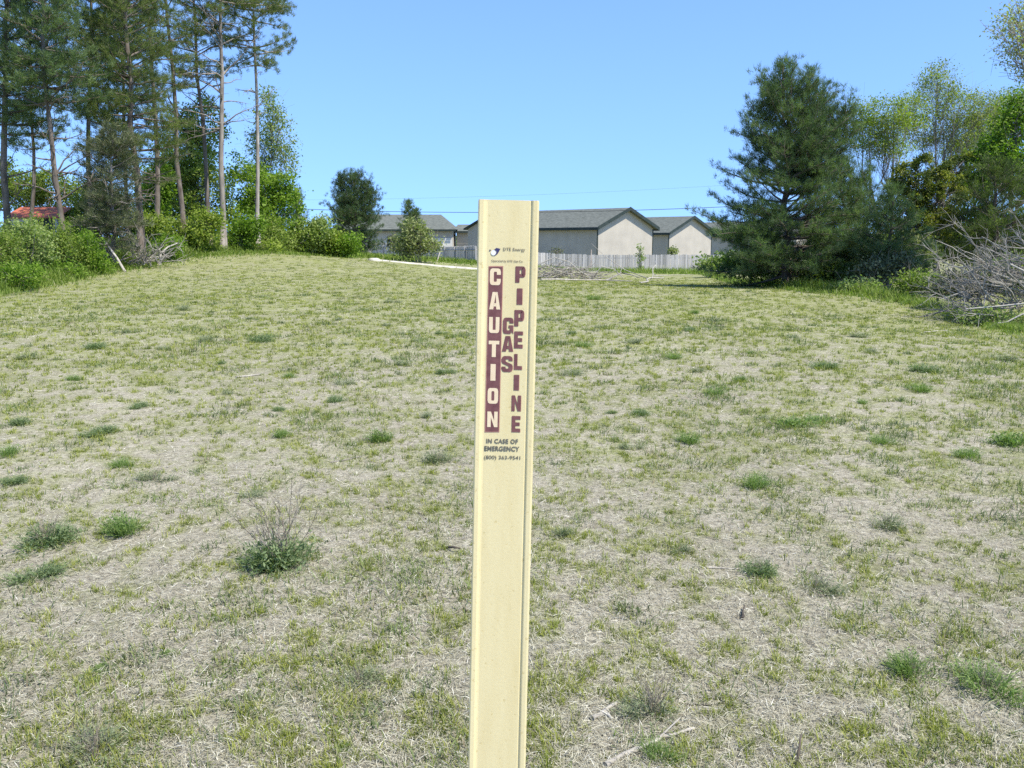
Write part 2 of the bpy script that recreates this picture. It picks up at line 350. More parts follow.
# ------------------------------------------------------------------ marker post
def marker_post():
    top = Wp(508.6, 200, 1.40); bot = Wp(496.6, 768, 1.34)
    ax = unit(top-bot); tt = (bot[2]+.25)/ax[2]; base = bot-ax*tt
    zax = ax; yax = unit(np.cross(zax, [1, 0, 0])); xax = np.cross(yax, zax)     # y points away from the camera
    Hh = np.linalg.norm(top-base)
    R = Matrix(((xax[0], yax[0], zax[0]), (xax[1], yax[1], zax[1]), (xax[2], yax[2], zax[2])))
    root = thing('marker_post', 'upright cream plastic utility marker post with dark red warning lettering', 'marker post', base)
    root.rotation_euler = R.to_euler(); Rn = np.array(R)
    def loc(px, py):
        d = ray(px, py); o = np.array([0, 0, CAMZ]); t = np.dot(base-o, yax)/np.dot(d, yax); q = o+d*t-base
        return np.dot(q, xax), np.dot(q, zax)
    l0, z0 = loc(478.3, 200); r0, _ = loc(539.3, 200); hw = (r0-l0)/2; cx = (r0+l0)/2
    # cross-section, front towards -y
    pr = [(-hw,.012),(-hw,.0005),(-hw+.0006,-.0018),(-hw+.0025,-.0028),(-hw+.0085,-.0024),(-hw+.0125,-.0006),(-hw+.015,0),
          (hw-.0142,0),(hw-.0132,.0007),(hw-.0118,.0004),(hw-.0100,-.0014),(hw-.0085,-.0019),(hw-.0030,-.0020),(hw-.0006,-.0014),(hw,-.0004),(hw,.012),
          (hw-.003,.012),(hw-.003,.0035),(-hw+.003,.0035),(-hw+.003,.012)]
    pr = [(x+cx, y) for x, y in pr]; n = len(pr); mb = MB(); zs = np.concatenate([np.linspace(0, Hh-.003, 24), [Hh]])
    V = []
    for z in zs:
        sh = .0 if z < Hh-.001 else .0006
        bow = 0.0012*math.sin(z*2.1+.4)
        V += [(x-(sh if x > cx else -sh), y, z) for x, y in pr]
    F = []
    for k in range(len(zs)-1):
        for i in range(n):
            j = (i+1) % n; F.append([k*n+i, k*n+j, (k+1)*n+j, (k+1)*n+i])
    mb.add(V, F)
    # caps as strips between front and back skin
    capq = [(0,1,18,19),(1,2,3,18),(3,4,5,18),(5,6,18,18)]
    for lev in (0, len(zs)-1):
        bl = lev*n
        q = [(0,1,18,19),(1,2,3,18),(3,4,5,18)]; mb.F.append(np.array(q)+bl); mb.T.append(np.full(len(q), .5))
        q = [(5,6,18)]; mb.F.append(np.array(q)+bl); mb.T.append(np.full(1, .5))
        q = [(6,7,17,18),(9,10,11,17),(11,12,13,17),(13,14,15,16)]; mb.F.append(np.array(q)+bl); mb.T.append(np.full(4, .5))
        q = [(7,8,17),(8,9,17),(13,16,17)]; mb.F.append(np.array(q)+bl); mb.T.append(np.full(3, .5))
    m, nt, b = newmat('cream_plastic')
    tc = nt.nodes.new('ShaderNodeTexCoord'); mp = nt.nodes.new('ShaderNodeMapping'); mp.inputs['Scale'].default_value = (14, 14, 2.2)
    n1 = nt.nodes.new('ShaderNodeTexNoise'); n1.inputs['Scale'].default_value = 2; n1.inputs['Detail'].default_value = 7; n1.inputs['Roughness'].default_value = .7
    nt.links.new(tc.outputs['Object'], mp.inputs[0]); nt.links.new(mp.outputs[0], n1.inputs['Vector'])
    r = ramp(nt, [(.25,(.65,.545,.285)),(.5,(.70,.60,.335)),(.75,(.74,.65,.38))]); nt.links.new(n1.outputs['Fac'], r.inputs[0])
    n2 = nt.nodes.new('ShaderNodeTexNoise'); n2.inputs['Scale'].default_value = 160; n2.inputs['Detail'].default_value = 3; nt.links.new(tc.outputs['Object'], n2.inputs['Vector'])
    r2 = ramp(nt, [(.30,(.72,.66,.5)),(.36,(1,1,1))]); nt.links.new(n2.outputs['Fac'], r2.inputs[0])
    mm = nt.nodes.new('ShaderNodeMix'); mm.data_type = 'RGBA'; mm.blend_type = 'MULTIPLY'; mm.inputs[0].default_value = .55
    nt.links.new(r.outputs[0], mm.inputs[6]); nt.links.new(r2.outputs[0], mm.inputs[7]); nt.links.new(mm.outputs[2], b.inputs['Base Color'])
    b.inputs['Roughness'].default_value = .5; b.inputs['Specular IOR Level'].default_value = .3
    bp = nt.nodes.new('ShaderNodeBump'); bp.inputs['Strength'].default_value = .08; bp.inputs['Distance'].default_value = .002
    nt.links.new(n2.outputs['Fac'], bp.inputs['Height']); nt.links.new(bp.outputs[0], b.inputs['Normal'])
    mb.build('post_body', m, root)
    ink = noise_mat('faded_maroon', (.135,.052,.055), (.20,.088,.085), 90, .6)
    rim = noise_mat('faded_red_ink', (.42,.19,.15), (.52,.27,.20), 90, .6)
    cream = noise_mat('cream_letter', (.74,.58,.38), (.78,.65,.44), 60, .6)
    dark = noise_mat('grey_ink', (.10,.095,.075), (.17,.16,.13), 120, .6)
    navy = noise_mat('navy_ink', (.03,.028,.10), (.06,.055,.15), 80, .6)
    pale = noise_mat('pale_ink', (.74,.74,.76), (.8,.8,.82), 80, .6)
    # lettering: mesh of glyph outlines lying on the face
    def glyphs(txt, off=0.0, space=1.0):
        cu = bpy.data.curves.new('lettering', 'FONT'); cu.body = txt; cu.offset = off; cu.space_character = space; cu.resolution_u = 3
        ob = bpy.data.objects.new('lettering', cu); C.objects.link(ob); bpy.context.view_layer.update()
        me = ob.evaluated_get(bpy.context.evaluated_depsgraph_get()).to_mesh()
        v = np.array([x.co[:] for x in me.vertices]); f = [list(p.vertices) for p in me.polygons]
        bpy.data.objects.remove(ob); bpy.data.curves.remove(cu); return v, f
    def put(name, items, mat, depth):
        """items: (verts2d in [0,1]^2, faces, box px)"""
        vs_, fs_ = [], []; nn = 0
        for v, f, (x0, y0, x1, y1) in items:
            a, c_ = loc(x0, (y0+y1)/2); b2, _ = loc(x1, (y0+y1)/2); _, zt = loc((x0+x1)/2, y0); _, zb = loc((x0+x1)/2, y1)
            for p in v: vs_.append((a+(b2-a)*p[0], -depth, zb+(zt-zb)*p[1]))
            for q in f: fs_.append([i+nn for i in q])
            nn += len(v)
        me = bpy.data.meshes.new(name); me.from_pydata(vs_, [], fs_); me.materials.append(mat); me.update()
        o = bpy.data.objects.new(name, me); C.objects.link(o); o.parent = root; return o
    def nz(v):
        mn = v[:, :2].min(0); mxx = v[:, :2].max(0); return (v[:, :2]-mn)/(mxx-mn)
    sq = ([(0,0),(1,0),(1,1),(0,1)], [[0,1,2,3]])
    # heavy block capitals, outlines on a unit box (quads)
    def poly(*rects): 
        v, f = [], []
        for r_ in rects:
            f.append(list(range(len(v), len(v)+len(r_)))); v += list(r_)
        return np.array(v, float), f
    def R4(a, b, c, d): return [(a, b), (c, b), (c, d), (a, d)]
    t = .34; h = .18
    cc = .16
    BL = {
     'I': poly(R4(0,0,1,1)),
     'L': poly(R4(0,0,.42,1), R4(.42,0,1,.22)),
     'E': poly(R4(0,0,.42,1), R4(.42,0,1,.21), R4(.42,.40,.92,.60), R4(.42,.79,1,1)),
     'T': poly(R4(0,.78,1,1), R4(.31,0,.69,.78)),
     'N': poly(R4(0,0,.34,1), R4(.66,0,1,1), [(.34,.62),(.66,0.02),(.66,.42),(.34,1)]),
     'U': poly(R4(0,.2,.36,1), R4(.64,.2,1,1), [(.0,.2),(.06,.06),(.2,0),(.8,0),(.94,.06),(1,.2)]),
     'A': poly([(0,0),(.36,0),(.60,1),(.28,1)], [(.64,0),(1,0),(.72,1),(.56,1)], [(.38,.17),(.62,.17),(.60,.36),(.41,.36)]),
     'P': poly(R4(0,0,.42,1), R4(.42,.80,.80,1), R4(.42,.32,.80,.52), [(.62,.52),(.62,.80),(.80,1),(.94,.94),(1,.80),(1,.52),(.94,.38),(.80,.32)]),
     'O': poly([(0,.2),(.36,.26),(.36,.74),(0,.8)], [(1,.8),(.64,.74),(.64,.26),(1,.2)], [(0,.2),(.07,.05),(.22,0),(.78,0),(.93,.05),(1,.2),(.64,.26),(.60,.2),(.40,.2),(.36,.26)], [(0,.8),(.36,.74),(.40,.8),(.60,.8),(.64,.74),(1,.8),(.93,.95),(.78,1),(.22,1),(.07,.95)]),
     'C': poly([(0,.2),(.36,.26),(.36,.74),(0,.8)], [(1,.8),(.64,.74),(.64,.62),(1,.62)], [(1,.38),(.64,.38),(.64,.26),(1,.2)], [(0,.2),(.07,.05),(.22,0),(.78,0),(.93,.05),(1,.2),(.64,.26),(.60,.2),(.40,.2),(.36,.26)], [(0,.8),(.36,.74),(.40,.8),(.60,.8),(.64,.74),(1,.8),(.93,.95),(.78,1),(.22,1),(.07,.95)]),
     'G': poly([(0,.2),(.36,.26),(.36,.74),(0,.8)], [(1,.8),(.64,.74),(.64,.66),(1,.66)], [(1,.52),(.54,.52),(.54,.36),(.68,.36),(.66,.24),(1,.0)], [(0,.2),(.07,.05),(.22,0),(.70,0),(.80,.06),(.66,.24),(.60,.2),(.40,.2),(.36,.26)], [(0,.8),(.36,.74),(.40,.8),(.60,.8),(.64,.74),(1,.8),(.93,.95),(.78,1),(.22,1),(.07,.95)]),
     'S': poly([(0,.66),(.36,.70),(.36,.76),(.42,.81),(.60,.81),(.66,.76),(.66,.70),(.98,.70),(.97,.84),(.9,.95),(.76,1),(.24,1),(.08,.95),(0,.82)],
               [(0,.66),(.08,.54),(.64,.36),(1,.34),(.94,.47),(.38,.64),(.36,.70)],
               [(1,.34),(.64,.36),(.64,.25),(.58,.19),(.42,.19),(.36,.25),(.36,.32),(0,.32),(.02,.16),(.1,.05),(.24,0),(.76,0),(.92,.05),(1,.18)]),
    }
    Lc = [('C',(489.9,268.4,500.8,285.1)),('A',(489.4,292,500.4,309.4)),('U',(489,317,499.4,333)),('T',(488.6,340.7,499.2,357)),('I',(490.5,364,495.6,380.6)),('O',(487.6,388,498.1,403.6)),('N',(487.3,411.5,497.6,427))]
    Lp = [('P',(515.6,266.4,525.2,282.3)),('I',(517,288.4,522.2,304.3)),('P',(514.6,310,523.9,326)),('E',(514.4,331.4,522.6,348)),('L',(514.3,354,521.9,369.4)),('I',(514,374.8,518.9,390)),('N',(511.8,395.4,520.8,410.8)),('E',(511.9,416,520.1,431.8))]
    Lg = [('G',(503.2,317.6,513.2,333.5)),('A',(502.4,336,513.1,351.2)),('S',(501.7,356,512.6,371.6))]
    def panel(x0, y0, x1, y1, xb0, xb1, name, mat, dep):
        pts = [loc(xb0, y1), loc(xb1, y1), loc(x1, y0), loc(x0, y0)]
        me = bpy.data.meshes.new(name); me.from_pydata([(a, -dep, b_) for a, b_ in pts], [], [[0,1,2,3]]); me.materials.append(mat); me.update()
        o = bpy.data.objects.new(name, me); C.objects.link(o); o.parent = root; return o
    pan_rim = panel(488.6, 266.0, 503.3, 432.2, 484.6, 499.4, 'panel_edge', rim, .0004)
    pan = panel(489.3, 266.9, 502.6, 431.4, 485.4, 498.7, 'warning_panel', ink, .0006)
    put('caution_lettering', [(*BL[c], b_) for c, b_ in Lc], cream, .0008)
    for nm, LL in (('pipeline_lettering', Lp), ('gas_lettering', Lg)):
        put(nm, [(*BL[c], b_) for c, b_ in LL], ink, .0007)
        put('lettering_edge', [(*BL[c], (b_[0]-.35, b_[1]+.2, b_[2]+.45, b_[3]+.5)) for c, b_ in LL], rim, .0004)
    def line(name, txt, box, off=.0, space=1.0, mat=dark):
        v, f = glyphs(txt, off, space); put(name, [(nz(v), f, box)], mat, .0006)
    line('company_name', 'DTE Energy', (503.2, 247.9, 525.2, 252.0), .012, 1.1)
    line('operator_line', 'Operated by DTE Gas Co.', (491.3, 260.0, 523.2, 262.8), .012)
    line('emergency_line', 'IN CASE OF', (486.3, 438.9, 518.0, 443.6), .035, 1.1)
    line('emergency_line', 'EMERGENCY', (484.3, 446.2, 519.4, 451.2), .035, 1.08)
    line('phone_number', '(800) 363-9541', (484.0, 455.6, 520.3, 460.4), .012)
    a = np.linspace(0, 2*math.pi, 20, endpoint=False)
    put('emblem', [([(0,.55),(.55,1),(1,.9),(.72,.35),(.3,0),(.62,.55),(.35,.78)], [[0,6,1],[1,6,2],[6,5,2],[5,3,2],[5,4,3]], (491.5, 247.9, 500.4, 256.4))], navy, .0006)
    put('emblem', [(np.array([(.5+.5*math.cos(q), .5+.5*math.sin(q)) for q in a]), [list(range(20))], (491.0, 250.2, 495.9, 255.4)), ], pale, .0008)
    put('emblem', [(np.array([(.5+.5*math.cos(q), .5+.5*math.sin(q)) for q in a]), [list(range(20))], (489.2, 249.6, 490.9, 251.0)), ], navy, .0007)
marker_post()

# ------------------------------------------------------------------ conifers
def pine(name, label, px, Y, top_px, H, profile, crown0=0.3, r0=.18, mat='pine', bark='bark_pine', whorl=.55, limbs=4, det=1.0,
         dead=None, e_low=-6, e_top=55, bend=None, nn=9, dens=1.0, tint=.5, group=None, leaders=None, needle=.15, cat='tree', seed=None, low=0.0):
    global rs
    rs_old = rs
    if seed is not None: rs = np.random.RandomState(seed)
    base = gp(px, Y); root = thing(name, label, cat, base, group)
    tr = MB(); cr = MB()
    k = 9; t = np.linspace(0, 1, k); dx = (top_px-512)/FPX*(Y*cp-(base[2]+H-CAMZ)*sp_)-base[0]
    bx_ = np.zeros(k) if bend is None else np.interp(t, np.linspace(0, 1, len(bend)), bend)
    trunk = np.stack([dx*t+bx_, .25*np.sin(t*3+px), H*t-.15*(t == 0)], 1)
    trunk[1:-1, :2] += rs.normal(size=(k-2, 2))*.05
    tr.tube(trunk, r0*(1-t*.93)**.8*(1+.35*np.exp(-t*30)), 8)
    lead = [(trunk, r0, 0.0)]
    for (tf, ddx, ddy, top) in (leaders or []):
        p, _ = along(trunk, tf); q = np.array([p[0]+ddx, p[1]+ddy, H*top]); s_ = np.linspace(0, 1, 5)[:, None]
        L = p+(q-p)*s_; L[:, 0] += np.sin(s_[:, 0]*3.14)*ddx*.25; tr.tube(L, r0*.32*(1-s_[:, 0]*.9), 6); lead.append((L, r0*.32, tf))
    TP, TD, TC = [], [], []
    pf = np.array(profile, float)
    for li, (tk, rr, tf0) in enumerate(lead):
        z0 = max(crown0*H, tk[0, 2]+.06*H*(li > 0)); z1 = tk[-1, 2]
        zz = z0
        while zz < z1-.1:
            zz += whorl*rs.uniform(.6, 1.4)
            tt = (zz-tk[0, 2])/(tk[-1, 2]-tk[0, 2])
            if tt >= 1: break
            hf = zz/H; p, _ = along(tk, tt); az0 = rs.uniform(0, 6.28)
            nl = limbs*(1+low*(hf < .38))
            for j in range(max(2, int(nl*rs.uniform(.6, 1.4)+.5))):
                az = az0+j*6.28/nl+rs.normal()*.35
                Lr = np.interp(hf, pf[:, 0], pf[:, 1])*rs.uniform(.55, 1.12)*(0.55 if li else 1)
                if Lr < .12: continue
                fr = (hf-crown0)/(1-crown0); el = math.radians(e_low+(e_top-e_low)*max(fr, 0)**1.3+rs.normal()*7)
                d = np.array([math.cos(az)*math.cos(el), math.sin(az)*math.cos(el), math.sin(el)])
                B = curve(p, d, Lr, 5, .09, .05); tr.tube(B, np.linspace(max(.012, .018*Lr), .006, 5), 4)
                ns = max(2, int(Lr*.72/(.17*det)*dens)); side = 1
                for f in np.linspace(.22 if Lr < 1.5 else .34, 1, ns):
                    bp_, bd = along(B, f); side = -side
                    sl = (.16+.40*(1-f)*min(Lr, 2.6)*.8)*rs.uniform(.7, 1.2)
                    sd_ = unit(bd*.75+side*unit(np.cross(bd, [0, 0, 1]))*.85+np.array([0, 0, rs.normal()*.25+.12]))
                    nt_ = max(1, int(sl/(.13*det)+.5))
                    tip = bp_+sd_*sl
                    if sl > .3: tr.tube(np.array([bp_, tip]), np.array([.007, .004])*det**.5, 3)
                    ct = np.clip(rs.normal(tint, .2), 0, 1)
                    for q in range(nt_+1):
                        TP.append(bp_+sd_*sl*(q+.5)/(nt_+.5)+rs.normal(size=3)*.07*det); TD.append(sd_*.8+np.array([0, 0, .55])); TC.append(ct)
    if dead:
        for _ in range(dead[2]):
            hf = rs.uniform(dead[0], dead[1]); p, _ = along(trunk, hf); az = rs.uniform(0, 6.28); el = math.radians(rs.uniform(0, 40))
            L = dead[3]*rs.uniform(.4, 1.2); B = curve(p, [math.cos(az)*math.cos(el), math.sin(az)*math.cos(el), math.sin(el)], L, 6, .2, .02)
            tr.tube(B, np.linspace(.03+.008*L, .008, 6), 4)
            for _ in range(int(3+L*2)):
                q, qd = along(B, rs.uniform(.3, 1)); tr.tube(curve(q, qd+rs.normal(size=3)*.6, L*rs.uniform(.15, .35), 3, .2), [.012, .009, .005], 3)
    tr.build('trunk', M[bark], root, True)
    needles(cr, TP, TD, int(nn*2.1), needle*det**.5*1.25, .0135*det, np.array(TC), .85)
    cr.build('crown', M[mat], root)
    rs = rs_old
    return root

# ------------------------------------------------------------------ broad-leaved trees and shrubs from crown lobes
def leafy(name, label, px, Y, lobes, mat='leaf_mid', bark='bark_grey', r0=.12, n=60, per=26, leaf=.07, clus=.28, stems=1, split=.35,
          cat='tree', group=None, twig_r=.012, depth=1.0, extra_twigs=0, sag=0, solid=.45, tint=(.3, .7), aspect=1.7, clear_trunk=None):
    """lobes: (px, py, rx_px, ry_px, dY) crown masses about the tree"""
    base = gp(px, Y); mpp = Y*cp/FPX; root = thing(name, label, cat, base, group); tr = MB(); cr = MB()
    cen = []
    for (lx, ly, rx, ry, dy) in lobes:
        c = Wp(lx, ly, Y+dy)-base; cen.append((c, np.array([rx*mpp, rx*mpp*depth, ry*mpp])))
    top = max(c[0][2]+c[1][2]*.5 for c in cen); cxm = np.mean([c[0][0] for c in cen]); cym = np.mean([c[0][1] for c in cen])
    mains = []
    for s_ in range(stems):
        b0 = np.array([rs.normal()*.08*stems**.5, rs.normal()*.08*stems**.5, -.1]) if stems > 1 else np.array([0, 0, -.1])
        e = np.array([cxm+(rs.normal()*cen[0][1][0]*.4 if stems > 1 else 0), cym+(rs.normal()*.4 if stems > 1 else 0), top*(rs.uniform(.6, .95) if stems > 1 else .9)])
        t = np.linspace(0, 1, 6)[:, None]; P = b0*(1-t)+e*t; P[1:-1] += rs.normal(size=(4, 3))*[.04, .04, 0]*top*.3
        P[:, :2] *= np.where(t < .5, .75+.5*t, 1)
        tr.tube(P, r0/stems**.5*(1-t[:, 0]*.85), 6); mains.append(P)
    PT = []; vol = np.array([c[1].prod() for c in cen]); vol = vol**.75/sum(vol**.75)
    for (c, r), v in zip(cen, vol):
        P = mains[rs.randint(len(mains))]; a, _ = along(P, np.clip((c[2]-r[2]*1.1)/top*.9, split*.6, .8)) if clear_trunk is None else along(P, clear_trunk)
        t = np.linspace(0, 1, 5)[:, None]; lb = a*(1-t)+(c+np.array([0, 0, r[2]*.25]))*t; lb[:, 2] -= np.sin(t[:, 0]*3.14)*.08*np.linalg.norm(c-a); lb[1:-1] += rs.normal(size=(3, 3))*.05*np.linalg.norm(c-a)
        tr.tube(lb, np.linspace(r0*.42, twig_r*1.4, 5), 5)
        m_ = max(5, int(n*v)); d = unit(rs.normal(size=(m_, 3))); rad = rs.uniform(solid, 1, (m_, 1))**.7
        lump = 1+.28*np.array([mnoise.noise(Vector(q*2.1)+Vector(c)) for q in d])[:, None]
        q = c+d*r*rad*lump
        for i in range(m_):
            s0, _ = along(lb, rs.uniform(.25, 1)); mid = (s0+q[i])/2+rs.normal(size=3)*.1*np.linalg.norm(q[i]-s0); mid[2] -= sag*.3
            tr.tube(np.array([s0, mid, q[i]]), [twig_r, twig_r*.8, twig_r*.45], 3)
            for _ in range(extra_twigs):
                e = q[i]+rs.normal(size=3)*clus*1.1; tr.tube(np.array([mid*.3+q[i]*.7, (q[i]+e)/2, e]), [twig_r*.55, twig_r*.45, twig_r*.3], 3)
            PT.append(q[i])
    PT = np.array(PT); PT = PT[PT[:, 2] > .05]
    ct = rs.uniform(*tint, len(PT))
    leaves(cr, PT, per, clus, leaf, ct, .16, aspect)
    V = np.concatenate(cr.V); V[:, 2] = np.maximum(V[:, 2], .02); cr.V = [V]
    tr.build('trunk' if cat == 'tree' else 'stems', M[bark], root); cr.build('crown' if cat == 'tree' else 'foliage', M[mat], root)
    return root

exec_trees = True
# --- left pine stand
GP = 'tall pines of the left-hand wood'
pine('pine_tree', 'tall pine at the left edge of the photo, blue-green needles down its straight trunk', 10, 41, 8, 17, [(0,0),(.3,2.6),(.55,3.0),(.8,2.2),(1,.3)], .30, .17, whorl=.46, limbs=5, det=1.5, dens=1.4, dead=(.12,.3,10,2.0), nn=11, group=GP, mat='pine_blue')
pine('pine_tree', 'pine with a bent trunk and bare lower branches behind the red roofed shed', 66, 39, 44, 16, [(0,0),(.35,1.8),(.55,2.6),(.85,1.9),(1,.2)], .42, .13, whorl=.44, limbs=5, det=1.5, dens=1.4, dead=(.18,.44,22,2.1), nn=11, group=GP, bend=(0,-.1,-.35,-.1,0), mat='pine_blue')
pine('pine_tree', 'densest pine of the wood, full green crown between the bent pine and the maples', 140, 43, 118, 17, [(0,0),(.15,1.6),(.3,2.6),(.6,3.0),(.8,2.3),(1,.3)], .20, .19, whorl=.40, limbs=5, det=1.5, dens=1.4, dead=(.10,.25,10,2.0), nn=11, group=GP)
pine('pine_tree', 'slim dark-trunked pine just right of the densest pine', 158, 48, 140, 19, [(0,0),(.4,1.7),(.6,2.3),(.85,1.8),(1,.3)], .34, .16, whorl=.62, det=1.6, dens=1.3, dead=(.2,.42,12,1.8), nn=11, group=GP, bend=(0,.1,.05,0,0))
pine('pine_tree', 'pine whose trunk leans left above the dark maple foliage', 184, 50, 156, 20, [(0,0),(.45,1.8),(.7,2.5),(.9,1.8),(1,.3)], .43, .16, whorl=.68, det=1.6, dens=1.3, dead=(.28,.48,12,2.0), nn=11, group=GP, bend=(0,-.1,.1,.0,0))
pine('pine_tree', 'pine with flat foliage plates standing in front of the dark maple', 210, 53, 188, 20, [(0,0),(.4,1.8),(.6,2.5),(.8,2.3),(1,.3)], .42, .15, whorl=.72, limbs=4, det=1.6, dens=1.3, dead=(.28,.5,12,2.2), nn=11, group=GP)
pine('pine_tree', 'straight pine with long bare crooked branches and a pale foot at the wood edge', 225, 52, 217, 20, [(0,0),(.5,1.4),(.65,2.8),(.85,2.6),(1,.4)], .60, .18, whorl=.55, limbs=5, det=1.6, dens=1.4, dead=(.33,.66,26,3.2), nn=11, group=GP, bark='bark_grey')
pine('pine_tree', 'rightmost tall pine of the wood, pale bare trunk against the sky', 258, 55, 250, 20, [(0,0),(.5,1.4),(.58,2.6),(.7,3.2),(.9,2.4),(1,.4)], .53, .14, whorl=.50, limbs=5, det=1.6, dens=1.4, dead=(.3,.55,8,1.5), nn=11, group=GP, bark='bark_pale')
pine('pine_tree', 'dark brownish pine thicket tree, low and dense, beside the brush at the wood edge', 116, 40, 112, 6.0, [(0,.8),(.1,1.2),(.35,1.6),(.7,1.6),(.9,1.0),(1,.3)], .10, .12, mat='pine_brown', whorl=.26, limbs=6, det=1.25, dead=(.03,.5,30,1.8), e_top=35, dens=1.4, bark='bark_grey')
pine('pine_tree', 'thin young pine in the gap between the two leftmost pines', 32, 50, 26, 15, [(0,0),(.4,1.8),(.7,2.2),(1,.2)], .34, .12, whorl=.55, limbs=5, det=1.8, dens=1.3, nn=11, group=GP)
pine('pine_tree', 'pine filling the top of the wood behind the densest pine', 92, 52, 90, 19.5, [(0,0),(.4,2.3),(.65,3.0),(.85,2.3),(1,.3)], .34, .16, whorl=.46, limbs=5, det=1.8, dens=1.4, nn=11, group=GP)
pine('pine_tree', 'shaded pine filling the gap left of the slim dark-trunked pine', 128, 56, 120, 20, [(0,0),(.3,2.0),(.6,2.6),(.85,2.0),(1,.3)], .30, .14, whorl=.55, limbs=5, det=1.9, dens=1.3, nn=11, group=GP, tint=.35)
# left broad-leaved
leafy('maple_tree', 'dark green maple between the leaning pine trunks', 190, 58, [(188,150,26,44,0),(205,130,20,36,1),(175,190,26,36,0),(205,195,26,40,-1)], 'leaf_mid', n=340, per=55, leaf=.11, clus=.50, r0=.14, tint=(.3,.85))
leafy('maple_tree', 'bright green maple behind the palest pine trunk at the right end of the wood', 262, 60, [(268,195,26,24,0),(248,185,22,30,1),(285,210,20,22,0),(255,225,32,20,-1),(280,185,14,14,0)], 'leaf_bright', n=340, per=50, leaf=.11, clus=.45, r0=.12, tint=(.3,.95))
leafy('poplar_tree', 'thin pale leaved tree rising behind the bright maple against the sky', 276, 64, [(268,110,12,22,0),(280,135,14,24,0),(262,150,16,26,1),(288,160,9,18,0)], 'leaf_pale', bark='bark_pale', n=200, per=26, leaf=.10, clus=.50, r0=.08, extra_twigs=1, tint=(.2,.8))
leafy('maple_tree', 'young green tree standing behind the red roofed shed', 28, 62, [(22,195,24,22,0),(50,188,20,20,1),(5,180,16,24,0),(80,195,18,16,2)], 'leaf_mid', n=260, per=45, leaf=.11, clus=.5, r0=.10)
leafy('maple_tree', 'dark leafy tree behind the brown pine thicket', 98, 60, [(98,205,22,26,0),(120,215,20,22,0),(80,222,18,16,0),(140,225,16,16,0)], 'leaf_mid', n=260, per=50, leaf=.11, clus=.5, r0=.10, tint=(.1,.7))
leafy('maple_tree', 'tall leafy tree in the background between the slim pine and the flat plated pine', 172, 68, [(172,170,18,34,0),(185,215,24,24,0),(150,190,16,30,0)], 'leaf_bright', n=220, per=40, leaf=.12, clus=.6, r0=.12, tint=(.1,.7))
leafy('maple_tree', 'yellow-green young tree between the dense pine and the leaning pine', 158, 52, [(156,205,12,26,0),(162,180,9,20,0)], 'leaf_bright', n=130, per=40, leaf=.10, clus=.38, r0=.06)
pine('cedar_tree', 'dark green cone shaped cedar at the right end of the wood behind the bushes', 296, 63, 296, 4.6, [(0,.9),(.3,.95),(.7,.5),(1,.05)], .03, .08, mat='pine', whorl=.3, limbs=6, det=1.6, e_low=10, e_top=60)
# left undergrowth shrubs
GS = 'bushes along the foot of the left-hand wood'
sh = [
 (2,30,[(0,256,24,30,0),(-18,250,18,28,0)],'leaf_mid','bushy green shrub cut by the left edge of the photo'),
 (32,33,[(30,250,22,27,0),(16,238,14,18,0)],'leaf_pale','pale silvery green shrub below the red roof'),
 (58,36,[(56,245,18,24,0),(74,254,14,18,0)],'leaf_mid','leafy green shrub between the red roof and the bent pine'),
 (18,28.5,[(15,278,26,12,0)],'leaf_bright','low bright shrub at the near left corner of the wood edge'),
 (60,33.5,[(58,273,24,10,0)],'leaf_bright','low bright shrub spreading below the bent pine'),
 (88,37,[(90,250,13,15,0),(95,263,17,9,0)],'leaf_bright','bright leafy bush left of the grey brush heap'),
 (86,42,[(82,232,14,12,0)],'leaf_mid','dark rounded bush behind the bright leafy bush left of the brush heap'),
 (122,42,[(120,262,20,6,0)],'leaf_mid','low green bush in front of the grey brush heap'),
 (158,45,[(158,252,18,9,0),(170,246,10,9,0)],'leaf_bright','yellow-green bush beside the pale forked branch'),
 (152,48,[(154,228,14,14,0)],'leaf_young','thin yellowish bush below the slim dark-trunked pine'),
 (186,50,[(186,243,17,10,0),(178,232,12,12,0)],'leaf_mid','dark green bush at the foot of the leaning pine'),
 (202,50,[(208,225,16,15,0),(200,238,18,11,0)],'leaf_young','yellow-green bush just left of the straight pine foot'),
 (238,53,[(240,238,15,12,0),(250,228,12,10,0)],'leaf_bright','bright bush between the two rightmost pine trunks'),
 (270,57,[(272,240,19,11,0),(262,230,13,11,0)],'leaf_mid','green bush at the foot of the palest pine trunk'),
 (296,59,[(296,243,14,10,0)],'leaf_mid','small bush just left of the tall rounded pale bush'),
 (308,60,[(306,236,15,15,0),(320,230,12,12,0)],'leaf_pale','tall rounded pale bush at the right end of the wood edge'),
 (326,61,[(328,242,16,11,0)],'leaf_young','yellowish low bush between the pale bush and the last bright bush'),
 (346,61,[(344,246,15,9,0),(336,250,12,7,0)],'leaf_bright','last bright bush at the right end of the wood edge'),
 (250,55,[(232,247,20,4,0),(262,248,18,4,0)],'leaf_young','low fringe of yellow-green bush in front of the pine feet'),
]
for px, Y, lob, mt, lab in sh:
    area = sum(l[2]*l[3] for l in lob); l0 = list(lob)
    for l in l0:
        for _ in range(2): lob.append((l[0]+rs.uniform(-1.1, 1.1)*l[2], l[1]-rs.uniform(.1, .95)*l[3], l[2]*rs.uniform(.25, .45), l[3]*rs.uniform(.3, .6), rs.uniform(-1, 1)))
    leafy('shrub', lab, px, Y, lob, mt, n=int(44+area*.15), per=40, leaf=.0018*Y, clus=.0085*Y, r0=.05, stems=4, cat='shrub', group=GS, twig_r=.008, solid=.3, tint=(.25,.8), depth=.9)
